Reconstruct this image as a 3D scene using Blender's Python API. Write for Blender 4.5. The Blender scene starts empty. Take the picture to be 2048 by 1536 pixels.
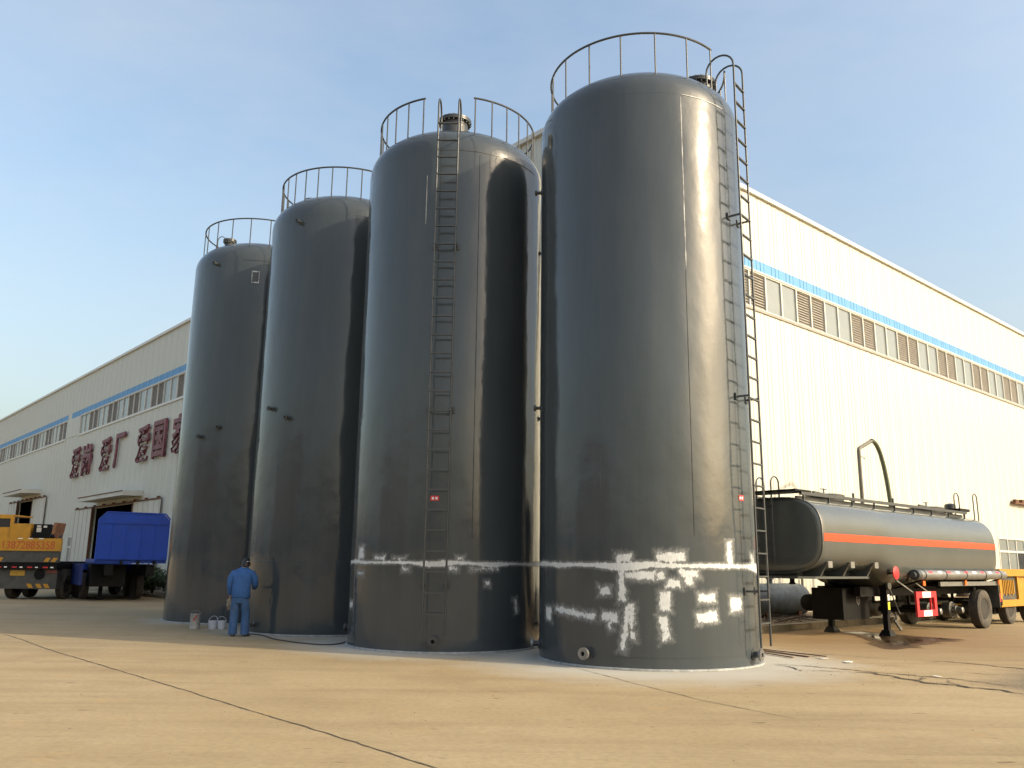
import bpy, bmesh, math, random
from mathutils import Vector, Matrix
import numpy as np

SC = bpy.context.scene
COL = SC.collection
R_ = math.radians
rng = random.Random(7)

# ------------------------------------------------------------------ camera
EYE = 1.58
PITCH, ROLL = R_(12.104), R_(0.686)
cam_d = bpy.data.cameras.new('camera')
cam = bpy.data.objects.new('camera', cam_d)
COL.objects.link(cam)
cam_d.sensor_width = 36.0
cam_d.lens = 36.0 * 1686.6 / 2048.0
cam_d.clip_start, cam_d.clip_end = 0.1, 3000.0
_F = Vector((0, math.cos(PITCH), math.sin(PITCH)))
_R0 = Vector((1, 0, 0))
_U0 = Vector((0, -math.sin(PITCH), math.cos(PITCH)))
_X = _R0 * math.cos(ROLL) + _U0 * math.sin(ROLL)
_Y = -_R0 * math.sin(ROLL) + _U0 * math.cos(ROLL)
cam.matrix_world = Matrix(((_X.x, _Y.x, -_F.x, 0), (_X.y, _Y.y, -_F.y, 0),
                           (_X.z, _Y.z, -_F.z, EYE), (0, 0, 0, 1)))
SC.camera = cam

# ------------------------------------------------------------------ light
SUN_EL = R_(27.0)
SUN_AZ = math.atan2(0.9235, -0.3834)          # clockwise from +Y
world = bpy.data.worlds.new('World')
SC.world = world
world.use_nodes = True
wn = world.node_tree
wn.nodes.clear()
sky = wn.nodes.new('ShaderNodeTexSky')
sky.sky_type = 'NISHITA'
sky.sun_disc = False
sky.sun_elevation = SUN_EL
sky.sun_rotation = SUN_AZ
sky.air_density = 1.45
sky.dust_density = 6.0
sky.ozone_density = 1.8
bg = wn.nodes.new('ShaderNodeBackground')
bg.inputs['Strength'].default_value = 0.15
wo = wn.nodes.new('ShaderNodeOutputWorld')
# thin high haze over the whole sky
tcw = wn.nodes.new('ShaderNodeTexCoord')
mpw = wn.nodes.new('ShaderNodeMapping')
mpw.inputs['Scale'].default_value = (1.0, 1.6, 3.2)
mpw.inputs['Rotation'].default_value = (0.2, 0.3, 0.6)
nzw = wn.nodes.new('ShaderNodeTexNoise')
nzw.inputs['Scale'].default_value = 2.1
nzw.inputs['Detail'].default_value = 7.0
nzw.inputs['Roughness'].default_value = 0.6
rmw = wn.nodes.new('ShaderNodeMapRange')
rmw.inputs['From Min'].default_value = 0.30
rmw.inputs['From Max'].default_value = 0.75
rmw.inputs['To Max'].default_value = 0.40
mxw = wn.nodes.new('ShaderNodeMix')
mxw.data_type = 'RGBA'
mxw.inputs[7].default_value = (2.5, 2.65, 2.8, 1.0)
wn.links.new(tcw.outputs['Generated'], mpw.inputs['Vector'])
wn.links.new(mpw.outputs[0], nzw.inputs['Vector'])
wn.links.new(nzw.outputs['Fac'], rmw.inputs['Value'])
wn.links.new(rmw.outputs[0], mxw.inputs[0])
wn.links.new(sky.outputs[0], mxw.inputs[6])
wn.links.new(mxw.outputs[2], bg.inputs['Color'])
wn.links.new(bg.outputs[0], wo.inputs['Surface'])
sun_d = bpy.data.lights.new('sun', 'SUN')
sun_d.energy = 2.0
sun_d.angle = R_(0.4)
sun_d.color = (1.0, 0.86, 0.60)
sun = bpy.data.objects.new('sun', sun_d)
COL.objects.link(sun)
_sd = Vector((math.sin(SUN_AZ) * math.cos(SUN_EL), math.cos(SUN_AZ) * math.cos(SUN_EL), math.sin(SUN_EL)))
sun.rotation_euler = _sd.to_track_quat('Z', 'Y').to_euler()
sun.location = _sd * 60
vs = SC.view_settings
vs.view_transform = 'Standard'
vs.look = 'None'
vs.gamma = 1.0
vs.exposure = 0.97
vs.use_curve_mapping = False
SC.cycles.max_bounces = 8
SC.cycles.caustics_reflective = False
SC.cycles.caustics_refractive = False

# ------------------------------------------------------------------ materials
def nd(nt, t, ins=None, **props):
    n = nt.nodes.new(t)
    for k, v in props.items():
        setattr(n, k, v)
    if ins:
        for k, v in ins.items():
            if isinstance(v, bpy.types.NodeSocket):
                nt.links.new(v, n.inputs[k])
            else:
                n.inputs[k].default_value = v
    return n

def c4(c):
    return (c[0], c[1], c[2], 1.0)

def new_mat(name):
    m = bpy.data.materials.new(name)
    m.use_nodes = True
    nt = m.node_tree
    return m, nt, nt.nodes['Principled BSDF']

def mixc(nt, fac, a, b):
    n = nt.nodes.new('ShaderNodeMix')
    n.data_type = 'RGBA'
    for idx, v in ((0, fac), (6, a), (7, b)):
        if isinstance(v, bpy.types.NodeSocket):
            nt.links.new(v, n.inputs[idx])
        else:
            n.inputs[idx].default_value = v if idx == 0 else c4(v)
    return n.outputs[2]

def ramp(nt, src, a, b, lo=0.0, hi=1.0):
    n = nd(nt, 'ShaderNodeMapRange', {'Value': src, 'From Min': a, 'From Max': b, 'To Min': lo, 'To Max': hi})
    n.clamp = True
    return n.outputs[0]

def math_(nt, op, a, b=None):
    ins = {0: a}
    if b is not None:
        ins[1] = b
    return nd(nt, 'ShaderNodeMath', ins, operation=op).outputs[0]

def coords(nt, scale=(1, 1, 1)):
    tc = nd(nt, 'ShaderNodeTexCoord')
    mp = nd(nt, 'ShaderNodeMapping', {'Vector': tc.outputs['Object'], 'Scale': scale})
    return mp.outputs[0]

def noise(nt, vec, scale, detail=4.0, rough=0.55):
    return nd(nt, 'ShaderNodeTexNoise', {'Vector': vec, 'Scale': scale, 'Detail': detail, 'Roughness': rough}).outputs['Fac']

def simple(name, col, rough=0.5, metal=0.0, var=0.25, scale=6.0, stretch=(1, 1, 1), bump=0.0, bscale=40.0,
           dirt=None, dirt_amt=0.5, spec=0.5, coat=0.0):
    m, nt, b = new_mat(name)
    v = coords(nt, stretch)
    n1 = noise(nt, v, scale, 5, 0.6)
    dark = tuple(x * (1 - var) for x in col)
    lite = tuple(min(1, x * (1 + var)) for x in col)
    c = mixc(nt, ramp(nt, n1, 0.3, 0.7), dark, lite)
    if dirt:
        n2 = noise(nt, v, scale * 0.45, 6, 0.7)
        c = mixc(nt, ramp(nt, n2, 0.52, 0.72, 0, dirt_amt), c, dirt)
    nt.links.new(c, b.inputs['Base Color'])
    r = ramp(nt, noise(nt, v, scale * 2.3, 3), 0.3, 0.7, max(0.03, rough - 0.08), min(1, rough + 0.08))
    nt.links.new(r, b.inputs['Roughness'])
    b.inputs['Metallic'].default_value = metal
    b.inputs['Specular IOR Level'].default_value = spec
    b.inputs['Coat Weight'].default_value = coat
    if bump > 0:
        bn = nd(nt, 'ShaderNodeBump', {'Height': noise(nt, v, bscale, 4), 'Strength': bump, 'Distance': 0.01})
        nt.links.new(bn.outputs[0], b.inputs['Normal'])
    return m

MAT = {}
MAT['steel_dark'] = simple('dark grey painted steel', (0.05, 0.055, 0.058), 0.35, var=0.2)
MAT['black'] = simple('black chassis paint', (0.004, 0.004, 0.0045), 0.6, var=0.3, dirt=(0.014, 0.012, 0.009), dirt_amt=0.4, spec=0.2)
MAT['rubber'] = simple('dusty tyre rubber', (0.055, 0.048, 0.04), 0.85, var=0.25, dirt=(0.16, 0.13, 0.09), dirt_amt=0.6, scale=5)
MAT['rim'] = simple('dusty wheel rim', (0.022, 0.019, 0.016), 0.75, var=0.3, dirt=(0.05, 0.04, 0.03))
MAT['galv'] = simple('bare grey steel', (0.24, 0.24, 0.235), 0.4, metal=0.6, var=0.2)
MAT['white'] = simple('white trim', (0.72, 0.71, 0.67), 0.5, var=0.06, scale=3)
MAT['cream_door'] = simple('cream door sheet', (0.55, 0.54, 0.49), 0.5, var=0.06, scale=1.2, stretch=(2, 2, .3), dirt=(0.36, 0.33, 0.27), dirt_amt=0.5)
MAT['blue_band'] = simple('blue cladding', (0.075, 0.27, 0.54), 0.45, var=0.08, scale=2)
MAT['glass'] = simple('frosted window glass', (0.20, 0.225, 0.225), 0.2, var=0.08, scale=1.1, spec=0.8)
MAT['louvre'] = simple('louvre slats', (0.27, 0.25, 0.22), 0.55, var=0.15, scale=4)
MAT['alu'] = simple('window frame', (0.62, 0.61, 0.57), 0.4, var=0.06)
MAT['maroon'] = simple('maroon sign face', (0.17, 0.045, 0.06), 0.55, var=0.2, scale=2, dirt=(0.2, 0.1, 0.1))
MAT['rust'] = simple('rusty steel', (0.13, 0.06, 0.03), 0.85, var=0.4, scale=14, bump=0.3)
MAT['orange'] = simple('orange stripe film', (0.56, 0.055, 0.008), 0.45, var=0.05)
MAT['red'] = simple('red paint', (0.62, 0.03, 0.04), 0.35, var=0.08)
MAT['refl_white'] = simple('white reflective film', (0.85, 0.85, 0.84), 0.35, var=0.03)
MAT['amber'] = simple('amber lens', (0.75, 0.16, 0.02), 0.3, var=0.05)
MAT['yellow'] = simple('machine yellow paint', (0.46, 0.23, 0.018), 0.42, var=0.12, scale=3, dirt=(0.25, 0.14, 0.04), dirt_amt=0.5)
MAT['blue'] = simple('blue truck paint', (0.006, 0.05, 0.36), 0.42, var=0.12, scale=2, spec=0.3, dirt=(0.01, 0.03, 0.16))
MAT['grey_dirty'] = simple('dirty grey steel', (0.055, 0.055, 0.05), 0.6, var=0.3, scale=5, dirt=(0.10, 0.085, 0.05))
MAT['kerb'] = simple('old concrete kerb', (0.24, 0.21, 0.15), 0.9, var=0.25, scale=4, bump=0.5, bscale=30, dirt=(0.10, 0.08, 0.05), dirt_amt=0.7)
MAT['soil'] = simple('dry soil', (0.13, 0.09, 0.05), 0.95, var=0.45, scale=6, bump=1.0, bscale=18, dirt=(0.06, 0.045, 0.03))
MAT['crack'] = simple('crack filler', (0.055, 0.042, 0.028), 0.9, var=0.4, scale=20)
MAT['joint'] = simple('joint filler', (0.085, 0.066, 0.042), 0.9, var=0.4, scale=20)
MAT['tank2'] = simple('weathered blue grey tank', (0.115, 0.14, 0.15), 0.6, var=0.4, scale=3, dirt=(0.10, 0.09, 0.065), dirt_amt=0.8)
MAT['hose'] = simple('green hose', (0.075, 0.09, 0.055), 0.5, var=0.2)
MAT['pipe'] = simple('grey pipe paint', (0.12, 0.115, 0.095), 0.5, var=0.2)
MAT['cable'] = simple('cable sheath', (0.05, 0.035, 0.03), 0.6, var=0.2)
MAT['leaf'] = simple('shrub leaves', (0.05, 0.075, 0.03), 0.6, var=0.5, scale=3)
MAT['bark'] = simple('bark', (0.08, 0.06, 0.04), 0.9, var=0.3)
MAT['brown_wall'] = simple('brown hall cladding', (0.20, 0.165, 0.13), 0.7, var=0.2, scale=.6, stretch=(1, 1, .2))
MAT['roof'] = simple('grey roof sheet', (0.2, 0.2, 0.2), 0.6, var=0.1)
MAT['dark_glass'] = simple('dark window glass', (0.03, 0.035, 0.04), 0.12, var=0.2, scale=1)
MAT['paper'] = simple('paper scrap', (0.75, 0.74, 0.7), 0.7, var=0.05)
MAT['skin'] = simple('skin', (0.36, 0.20, 0.13), 0.55, var=0.1)
MAT['hair'] = simple('black hair', (0.012, 0.01, 0.01), 0.5, var=0.3, scale=40)
MAT['jacket'] = simple('blue work jacket', (0.03, 0.10, 0.28), 0.85, var=0.18, scale=9, bump=0.5, bscale=14)
MAT['trousers'] = simple('blue work trousers', (0.04, 0.10, 0.23), 0.88, var=0.2, scale=8, bump=0.5, bscale=14, dirt=(0.10, 0.10, 0.10), dirt_amt=0.5)
MAT['shoe'] = simple('dusty dark shoes', (0.05, 0.045, 0.04), 0.7, var=0.2)
MAT['glove'] = simple('dirty cotton glove', (0.32, 0.28, 0.22), 0.9, var=0.25, scale=20)
MAT['tin'] = simple('tin can', (0.36, 0.35, 0.34), 0.4, metal=0.3, var=0.3, scale=12, dirt=(0.2, 0.17, 0.15))
MAT['pail'] = simple('white plastic pail', (0.52, 0.54, 0.60), 0.45, var=0.1, scale=10)
MAT['redmark'] = simple('red can print', (0.38, 0.05, 0.04), 0.5, var=0.1)
MAT['red_letter'] = simple('red lettering', (0.42, 0.07, 0.02), 0.5, var=0.15)
MAT['weld'] = simple('pale weld bead', (0.36, 0.37, 0.37), 0.45, var=0.4, scale=9)
MAT['weld_dark'] = simple('dark weld bead', (0.05, 0.053, 0.055), 0.35, var=0.3, scale=9)
MAT['tank_grey'] = None

def tank_paint(name, patchy=False, base=(0.053, 0.064, 0.072)):
    """gloss enamel over rolled plate: shallow waviness, streaks and dust; optional primer where cov is high"""
    m, nt, b = new_mat(name)
    v = coords(nt, (1, 1, 0.35))
    n1 = noise(nt, v, 0.9, 4, 0.6)
    col = mixc(nt, ramp(nt, n1, 0.3, 0.7), tuple(x * 0.88 for x in base), tuple(x * 1.10 for x in base))
    st = noise(nt, coords(nt, (2.2, 2.2, 0.16)), 1.6, 6, 0.7)
    col = mixc(nt, ramp(nt, st, 0.45, 0.8, 0, 0.10), col, (0.15, 0.145, 0.13))
    v2 = coords(nt, (1, 1, 1))
    n3 = noise(nt, v2, 2.2, 6, 0.7)
    rough = ramp(nt, math_(nt, 'ADD', n3, math_(nt, 'MULTIPLY', math_(nt, 'SUBTRACT', st, 0.5), 0.3)), 0.3, 0.8, 0.055, 0.20)
    w1 = nd(nt, 'ShaderNodeBump', {'Height': noise(nt, coords(nt, (1, 1, 0.5)), 0.75, 2, 0.4), 'Strength': 1.0, 'Distance': 0.065})
    w2 = nd(nt, 'ShaderNodeBump', {'Height': noise(nt, coords(nt, (1, 1, 0.8)), 2.6, 3, 0.5), 'Strength': 0.6, 'Distance': 0.012, 'Normal': w1.outputs[0]})
    w3 = nd(nt, 'ShaderNodeBump', {'Height': noise(nt, v2, 55, 3, 0.5), 'Strength': 0.06, 'Distance': 0.003, 'Normal': w2.outputs[0]})
    nt.links.new(w3.outputs[0], b.inputs['Normal'])
    if patchy:
        at = nd(nt, 'ShaderNodeAttribute', attribute_name='cov')
        na = noise(nt, v2, 11, 6, 0.7)
        nb = noise(nt, coords(nt, (1, 1, .35)), 44, 4, 0.7)
        nl = noise(nt, v2, 4.5, 3, 0.6)
        nn = math_(nt, 'ADD', math_(nt, 'MULTIPLY', math_(nt, 'SUBTRACT', na, 0.5), 4.6), math_(nt, 'MULTIPLY', math_(nt, 'SUBTRACT', nb, 0.5), 3.4))
        nn = math_(nt, 'ADD', nn, math_(nt, 'MULTIPLY', math_(nt, 'SUBTRACT', nl, 0.5), 2.2))
        s = math_(nt, 'ADD', at.outputs['Fac'], nn)
        mask = ramp(nt, s, -0.1, 0.4)
        halo = ramp(nt, s, -2.6, 0.4, 0, 0.42)
        white = mixc(nt, ramp(nt, nb, 0.3, 0.7), (0.47, 0.49, 0.50), (0.65, 0.68, 0.70))
        col = mixc(nt, halo, col, (0.36, 0.37, 0.37))
        col = mixc(nt, mask, col, white)
        mx = nd(nt, 'ShaderNodeMix', {0: ramp(nt, s, -2.0, 0.5), 2: rough, 3: 0.6})
        rough = mx.outputs[0]
    nt.links.new(col, b.inputs['Base Color'])
    nt.links.new(rough, b.inputs['Roughness'])
    b.inputs['Specular IOR Level'].default_value = 0.5
    return m

MAT['tank_grey'] = tank_paint('grey gloss enamel')
MAT['tank_patch'] = tank_paint('grey enamel with white primer', True)
MAT['tanker_grey'] = simple('grey tanker enamel', (0.088, 0.096, 0.092), 0.15, var=0.08, scale=1.0, spec=0.6)
MAT['tanker_dark'] = MAT['tanker_grey']

def cladding_mat():
    m, nt, b = new_mat('cream wall sheet')
    v = coords(nt, (1.6, 1.6, 0.12))
    n1 = noise(nt, v, 1.3, 6, 0.65)
    c = mixc(nt, ramp(nt, n1, 0.35, 0.7), (0.59, 0.595, 0.53), (0.51, 0.51, 0.45))
    n2 = noise(nt, coords(nt, (5, 5, 0.22)), 1.0, 6, 0.75)
    c = mixc(nt, ramp(nt, n2, 0.58, 0.78, 0, 0.35), c, (0.45, 0.41, 0.33))
    tc = nd(nt, 'ShaderNodeTexCoord')
    sp = nd(nt, 'ShaderNodeSeparateXYZ', {0: tc.outputs['Object']})
    low = ramp(nt, math_(nt, 'ADD', sp.outputs[2], math_(nt, 'MULTIPLY', n1, 1.2)), 0.4, 2.2, 0.6, 0.0)
    c = mixc(nt, low, c, (0.40, 0.33, 0.22))
    nt.links.new(c, b.inputs['Base Color'])
    b.inputs['Roughness'].default_value = 0.5
    return m
MAT['clad'] = cladding_mat()

TANKS = [(-7.568, 24.329), (-4.395, 21.060), (-1.308, 17.765), (2.469, 15.541)]
TR = 1.931            # shell radius
TZ = 9.854            # shell height
BCO = Vector((2.2655, 23.4913, 0))     # yard reference point near the factory corner
FCO = Vector((2.152, 22.317, 0.075))   # corner of the factory itself
FSC = 0.95                             # size of the factory against its drawing
BROT = R_(41.5)

def ground_mat():
    m, nt, b = new_mat('yard concrete')
    geo = nd(nt, 'ShaderNodeNewGeometry')
    P = geo.outputs['Position']
    def ns(scale, det=5, ro=0.6, st=(1, 1, 1), rot=0.0):
        mp = nd(nt, 'ShaderNodeMapping', {'Vector': P, 'Scale': st, 'Rotation': (0, 0, rot)})
        return noise(nt, mp.outputs[0], scale, det, ro)
    big = ns(0.22, 5, 0.6)
    mid = ns(0.9, 6, 0.65)
    fine = ns(14, 5, 0.7)
    streak = ns(0.9, 5, 0.65, (0.22, 1.6, 1), R_(18))
    c = mixc(nt, ramp(nt, big, 0.32, 0.68), (0.340, 0.256, 0.142), (0.415, 0.322, 0.194))
    c = mixc(nt, ramp(nt, streak, 0.47, 0.70, 0, 0.42), c, (0.205, 0.142, 0.075))
    c = mixc(nt, ramp(nt, mid, 0.55, 0.78, 0, 0.5), c, (0.43, 0.335, 0.21))
    c = mixc(nt, ramp(nt, fine, 0.42, 0.72, 0, 0.38), c, (0.15, 0.122, 0.077))
    gr = ns(70, 3, 0.7)
    c = mixc(nt, ramp(nt, gr, 0.55, 0.75, 0, 0.35), c, (0.11, 0.09, 0.06))
    tyre = ns(1.0, 6, 0.7, (0.10, 2.6, 1), R_(-35))
    c = mixc(nt, ramp(nt, tyre, 0.54, 0.70, 0, 0.18), c, (0.13, 0.10, 0.065))
    bl = ns(0.55, 6, 0.7)
    c = mixc(nt, ramp(nt, bl, 0.5, 0.68, 0, 0.4), c, (0.235, 0.172, 0.095))
    # ochre spots
    sp = ns(1.4, 3, 0.5)
    c = mixc(nt, ramp(nt, sp, 0.64, 0.78, 0, 0.45), c, (0.42, 0.27, 0.10))
    # oil flecks
    fl = ns(5.0, 2, 0.5, (0.5, 1.4, 1))
    c = mixc(nt, ramp(nt, fl, 0.705, 0.75, 0, 0.65), c, (0.09, 0.065, 0.04))
    # rusty mud in front of the tanker
    dv = nd(nt, 'ShaderNodeVectorMath', {0: P, 1: (8.2, 21.5, 0)}, operation='DISTANCE').outputs['Value']
    mud = ramp(nt, math_(nt, 'ADD', dv, math_(nt, 'MULTIPLY', mid, -3.5)), 0.4, 6.0, 0.75, 0.0)
    c = mixc(nt, mud, c, (0.20, 0.12, 0.052))
    # pale overspray and dust round the tank bases
    best = None
    for (tx, ty), rad in zip(TANKS, (2.2, 2.4, 2.9, 3.25)):
        d = nd(nt, 'ShaderNodeVectorMath', {0: P, 1: (tx, ty, 0)}, operation='DISTANCE').outputs['Value']
        d = math_(nt, 'SUBTRACT', d, rad)
        best = d if best is None else math_(nt, 'MINIMUM', best, d)
    pad = ramp(nt, math_(nt, 'ADD', best, math_(nt, 'MULTIPLY', math_(nt, 'SUBTRACT', mid, 0.5), 1.6)), -0.9, 0.55, 0.85, 0.0)
    c = mixc(nt, pad, c, (0.44, 0.43, 0.39))
    # darker broken asphalt patch
    d2 = nd(nt, 'ShaderNodeVectorMath', {0: P, 1: (9.6, 11.9, 0)}, operation='DISTANCE').outputs['Value']
    asp = ramp(nt, math_(nt, 'ADD', d2, math_(nt, 'MULTIPLY', mid, 1.6)), 3.1, 3.9, 0.8, 0.0)
    c = mixc(nt, asp, c, mixc(nt, ramp(nt, ns(22, 4, 0.8), 0.35, 0.65), (0.07, 0.056, 0.04), (0.22, 0.18, 0.13)))
    nt.links.new(c, b.inputs['Base Color'])
    b.inputs['Roughness'].default_value = 0.88
    b.inputs['Specular IOR Level'].default_value = 0.25
    h = math_(nt, 'ADD', math_(nt, 'MULTIPLY', mid, 1.0), math_(nt, 'MULTIPLY', fine, 0.35))
    bp = nd(nt, 'ShaderNodeBump', {'Height': h, 'Strength': 0.25, 'Distance': 0.02})
    nt.links.new(bp.outputs[0], b.inputs['Normal'])
    return m
MAT['ground'] = ground_mat()

# ------------------------------------------------------------------ mesh helpers
class MB:
    def __init__(s):
        s.v, s.f = [], []

    def add(s, vs, fs, M=None):
        o = len(s.v)
        for p in vs:
            p = Vector(p)
            s.v.append(M @ p if M else p)
        s.f += [tuple(i + o for i in f) for f in fs]
        return s

    def box(s, x0, x1, y0, y1, z0, z1, M=None):
        vs = [(x, y, z) for z in (z0, z1) for y in (y0, y1) for x in (x0, x1)]
        return s.add(vs, [(0, 2, 3, 1), (4, 5, 7, 6), (0, 1, 5, 4), (2, 6, 7, 3), (0, 4, 6, 2), (1, 3, 7, 5)], M)

    def bar(s, p0, p1, w, h, up=(0, 0, 1)):
        p0, p1 = Vector(p0), Vector(p1)
        d = (p1 - p0).normalized()
        a = d.cross(Vector(up))
        if a.length < 1e-4:
            a = d.cross(Vector((1, 0, 0)))
        a.normalize()
        u = a.cross(d).normalized()
        vs = [p + a * (sx * w / 2) + u * (sy * h / 2) for p in (p0, p1) for sx, sy in ((-1, -1), (1, -1), (1, 1), (-1, 1))]
        return s.add(vs, [(3, 2, 1, 0), (4, 5, 6, 7), (0, 1, 5, 4), (1, 2, 6, 5), (2, 3, 7, 6), (3, 0, 4, 7)])

    def tube(s, pts, r, n=8, closed=False, cap=True):
        pts = [Vector(p) for p in pts]
        m = len(pts)
        rs = r if isinstance(r, (list, tuple)) else [r] * m
        prev = None
        vs = []
        for i, p in enumerate(pts):
            if closed:
                t = pts[(i + 1) % m] - pts[i - 1]
            else:
                t = pts[min(i + 1, m - 1)] - pts[max(i - 1, 0)]
            t.normalize()
            if prev is None:
                a = t.cross(Vector((0, 0, 1)))
                if a.length < 1e-3:
                    a = t.cross(Vector((1, 0, 0)))
            else:
                a = prev - t * prev.dot(t)
            a.normalize()
            prev = a
            b = t.cross(a)
            for k in range(n):
                an = 2 * math.pi * k / n
                vs.append(p + (a * math.cos(an) + b * math.sin(an)) * rs[i])
        fs = []
        for i in range(m if closed else m - 1):
            j = (i + 1) % m
            for k in range(n):
                fs.append((i * n + k, i * n + (k + 1) % n, j * n + (k + 1) % n, j * n + k))
        if cap and not closed:
            fs.append(tuple(range(n))[::-1])
            fs.append(tuple((m - 1) * n + k for k in range(n)))
        return s.add(vs, fs)

    def lathe(s, prof, n=24, M=None, cap=True):
        vs, fs = [], []
        for r, z in prof:
            for k in range(n):
                a = 2 * math.pi * k / n
                vs.append((r * math.cos(a), r * math.sin(a), z))
        for i in range(len(prof) - 1):
            for k in range(n):
                fs.append((i * n + k, i * n + (k + 1) % n, (i + 1) * n + (k + 1) % n, (i + 1) * n + k))
        if cap:
            fs.append(tuple(range(n))[::-1])
            fs.append(tuple((len(prof) - 1) * n + k for k in range(n)))
        return s.add(vs, fs, M)

    def rings(s, rings, cap=True):
        n = len(rings[0])
        vs = [p for r in rings for p in r]
        fs = []
        for i in range(len(rings) - 1):
            for k in range(n):
                fs.append((i * n + k, i * n + (k + 1) % n, (i + 1) * n + (k + 1) % n, (i + 1) * n + k))
        if cap:
            fs.append(tuple(range(n))[::-1])
            fs.append(tuple((len(rings) - 1) * n + k for k in range(n)))
        return s.add(vs, fs)

    def prism(s, poly, M, depth):
        """poly in local xy, extruded along local z, placed by M"""
        n = len(poly)
        vs = [(x, y, 0) for x, y in poly] + [(x, y, depth) for x, y in poly]
        fs = [tuple(range(n))[::-1], tuple(range(n, 2 * n))]
        fs += [(k, (k + 1) % n, n + (k + 1) % n, n + k) for k in range(n)]
        return s.add(vs, fs, M)

    def mesh(s, name, smooth=False, ang=38):
        me = bpy.data.meshes.new(name)
        me.from_pydata([tuple(p) for p in s.v], [], s.f)
        bm = bmesh.new()
        bm.from_mesh(me)
        bmesh.ops.recalc_face_normals(bm, faces=bm.faces)
        bm.to_mesh(me)
        bm.free()
        if smooth:
            me.polygons.foreach_set('use_smooth', [True] * len(me.polygons))
            me.set_sharp_from_angle(angle=R_(ang))
        return me

    def build(s, name, mat, parent=None, smooth=False, ang=38, **k):
        return link(name, s.mesh(name, smooth, ang), mat, parent, **k)

def link(name, me, mat, parent=None, loc=None, rot=None):
    if isinstance(mat, str):
        mat = MAT[mat]
    if mat and not me.materials:
        me.materials.append(mat)
    o = bpy.data.objects.new(name, me)
    COL.objects.link(o)
    if parent:
        o.parent = parent
    if loc is not None:
        o.location = loc
    if rot is not None:
        o.rotation_euler = rot
    return o

def tag(o, label, cat, group=None):
    o['label'] = label
    o['category'] = cat
    if group:
        o['group'] = group
    return o

def thing(name, label, cat, loc=(0, 0, 0), rz=0.0, group=None):
    o = bpy.data.objects.new(name, None)
    o.empty_display_size = 0.3
    COL.objects.link(o)
    o.location = loc
    o.rotation_euler = (0, 0, rz)
    return tag(o, label, cat, group)

def structure(o):
    o['kind'] = 'structure'
    return o

def axis_m(p, d, up=(0, 0, 1)):
    """matrix whose local z points along d, at p"""
    d = Vector(d).normalized()
    x = Vector(up).cross(d)
    if x.length < 1e-4:
        x = Vector((1, 0, 0))
    x.normalize()
    y = d.cross(x)
    p = Vector(p)
    return Matrix(((x.x, y.x, d.x, p.x), (x.y, y.y, d.y, p.y), (x.z, y.z, d.z, p.z), (0, 0, 0, 1)))

# ------------------------------------------------------------------ ground
GR = MB()
GR.add([(-900, -900, 0), (900, -900, 0), (900, 900, 0), (-900, 900, 0)], [(0, 1, 2, 3)])
ground = structure(GR.build('ground', 'ground'))

def ribbon(pts, w, z, seed, jag=0.5, step=0.09):
    r = random.Random(seed)
    P = [Vector((x, y, 0)) for x, y in pts]
    out = []
    for a, b in zip(P[:-1], P[1:]):
        n = max(2, int((b - a).length / step))
        for i in range(n):
            out.append(a.lerp(b, i / n))
    out.append(P[-1])
    vs, fs = [], []
    off = 0
    for i, p in enumerate(out):
        t = (out[min(i + 1, len(out) - 1)] - out[max(i - 1, 0)]).normalized()
        nn = Vector((-t.y, t.x, 0))
        off = off * 0.8 + r.gauss(0, w * jag * 0.5)
        e = min(1, i / 6, (len(out) - 1 - i) / 6)
        ww = w * (0.15 + 0.85 * e) * r.uniform(0.45, 1.25)
        q = p + nn * off
        vs += [(q.x + nn.x * ww / 2, q.y + nn.y * ww / 2, z), (q.x - nn.x * ww / 2, q.y - nn.y * ww / 2, z)]
    for i in range(len(out) - 1):
        fs.append((2 * i, 2 * i + 1, 2 * i + 3, 2 * i + 2))
    return MB().add(vs, fs)

joints = [[(-10.9, 18.9), (-10.16, 18.07), (-8.18, 15.71), (-5.52, 12.75), (-3.06, 9.99), (-1.43, 8.17), (0.6, 5.8)],
          [(1.05, 14.02), (1.64, 12.48), (2.33, 10.83), (3.11, 9.53)]]
for i, j in enumerate(joints):
    ribbon(j, (0.024, 0.015)[i], 0.004, 40 + i, 0.5).build('slab_joint', 'joint', ground)
cracks = [([(4.44, 14.85), (4.82, 14.61), (5.24, 14.3), (5.54, 13.94), (6.0, 13.55), (6.55, 13.14), (6.79, 12.83), (7.18, 12.35)], .045),
          ([(5.27, 16.95), (5.69, 16.63), (6.27, 16.42), (6.84, 15.81)], .035),
          ([(7.3, 15.7), (7.72, 15.42), (8.15, 14.95), (8.9, 14.1)], .06),
          ([(7.08, 14.03), (7.46, 13.57)], .05),
          ([(5.3, 13.75), (5.61, 13.64), (5.7, 13.06), (5.8, 12.64)], .08),
          ([(5.72, 13.2), (5.95, 13.0), (6.1, 12.67), (6.32, 12.28), (6.53, 11.92), (6.69, 11.53)], .085),
          ([(4.39, 14.71), (4.56, 14.3), (4.64, 13.85)], .06),
          ([(6.32, 14.83), (6.57, 14.64)], .05),
          ([(4.7, 14.1), (5.0, 13.9), (5.3, 13.8)], .04),
          ([(5.9, 12.9), (6.15, 13.1), (6.2, 13.35)], .05),
          ([(6.4, 12.4), (6.3, 12.75), (6.45, 12.9)], .05)]
for i, (j, w) in enumerate(cracks):
    ribbon(j, w, 0.006 + 0.0004 * i, 60 + i, 1.0, 0.07).build('crack', 'crack', ground)

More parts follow.
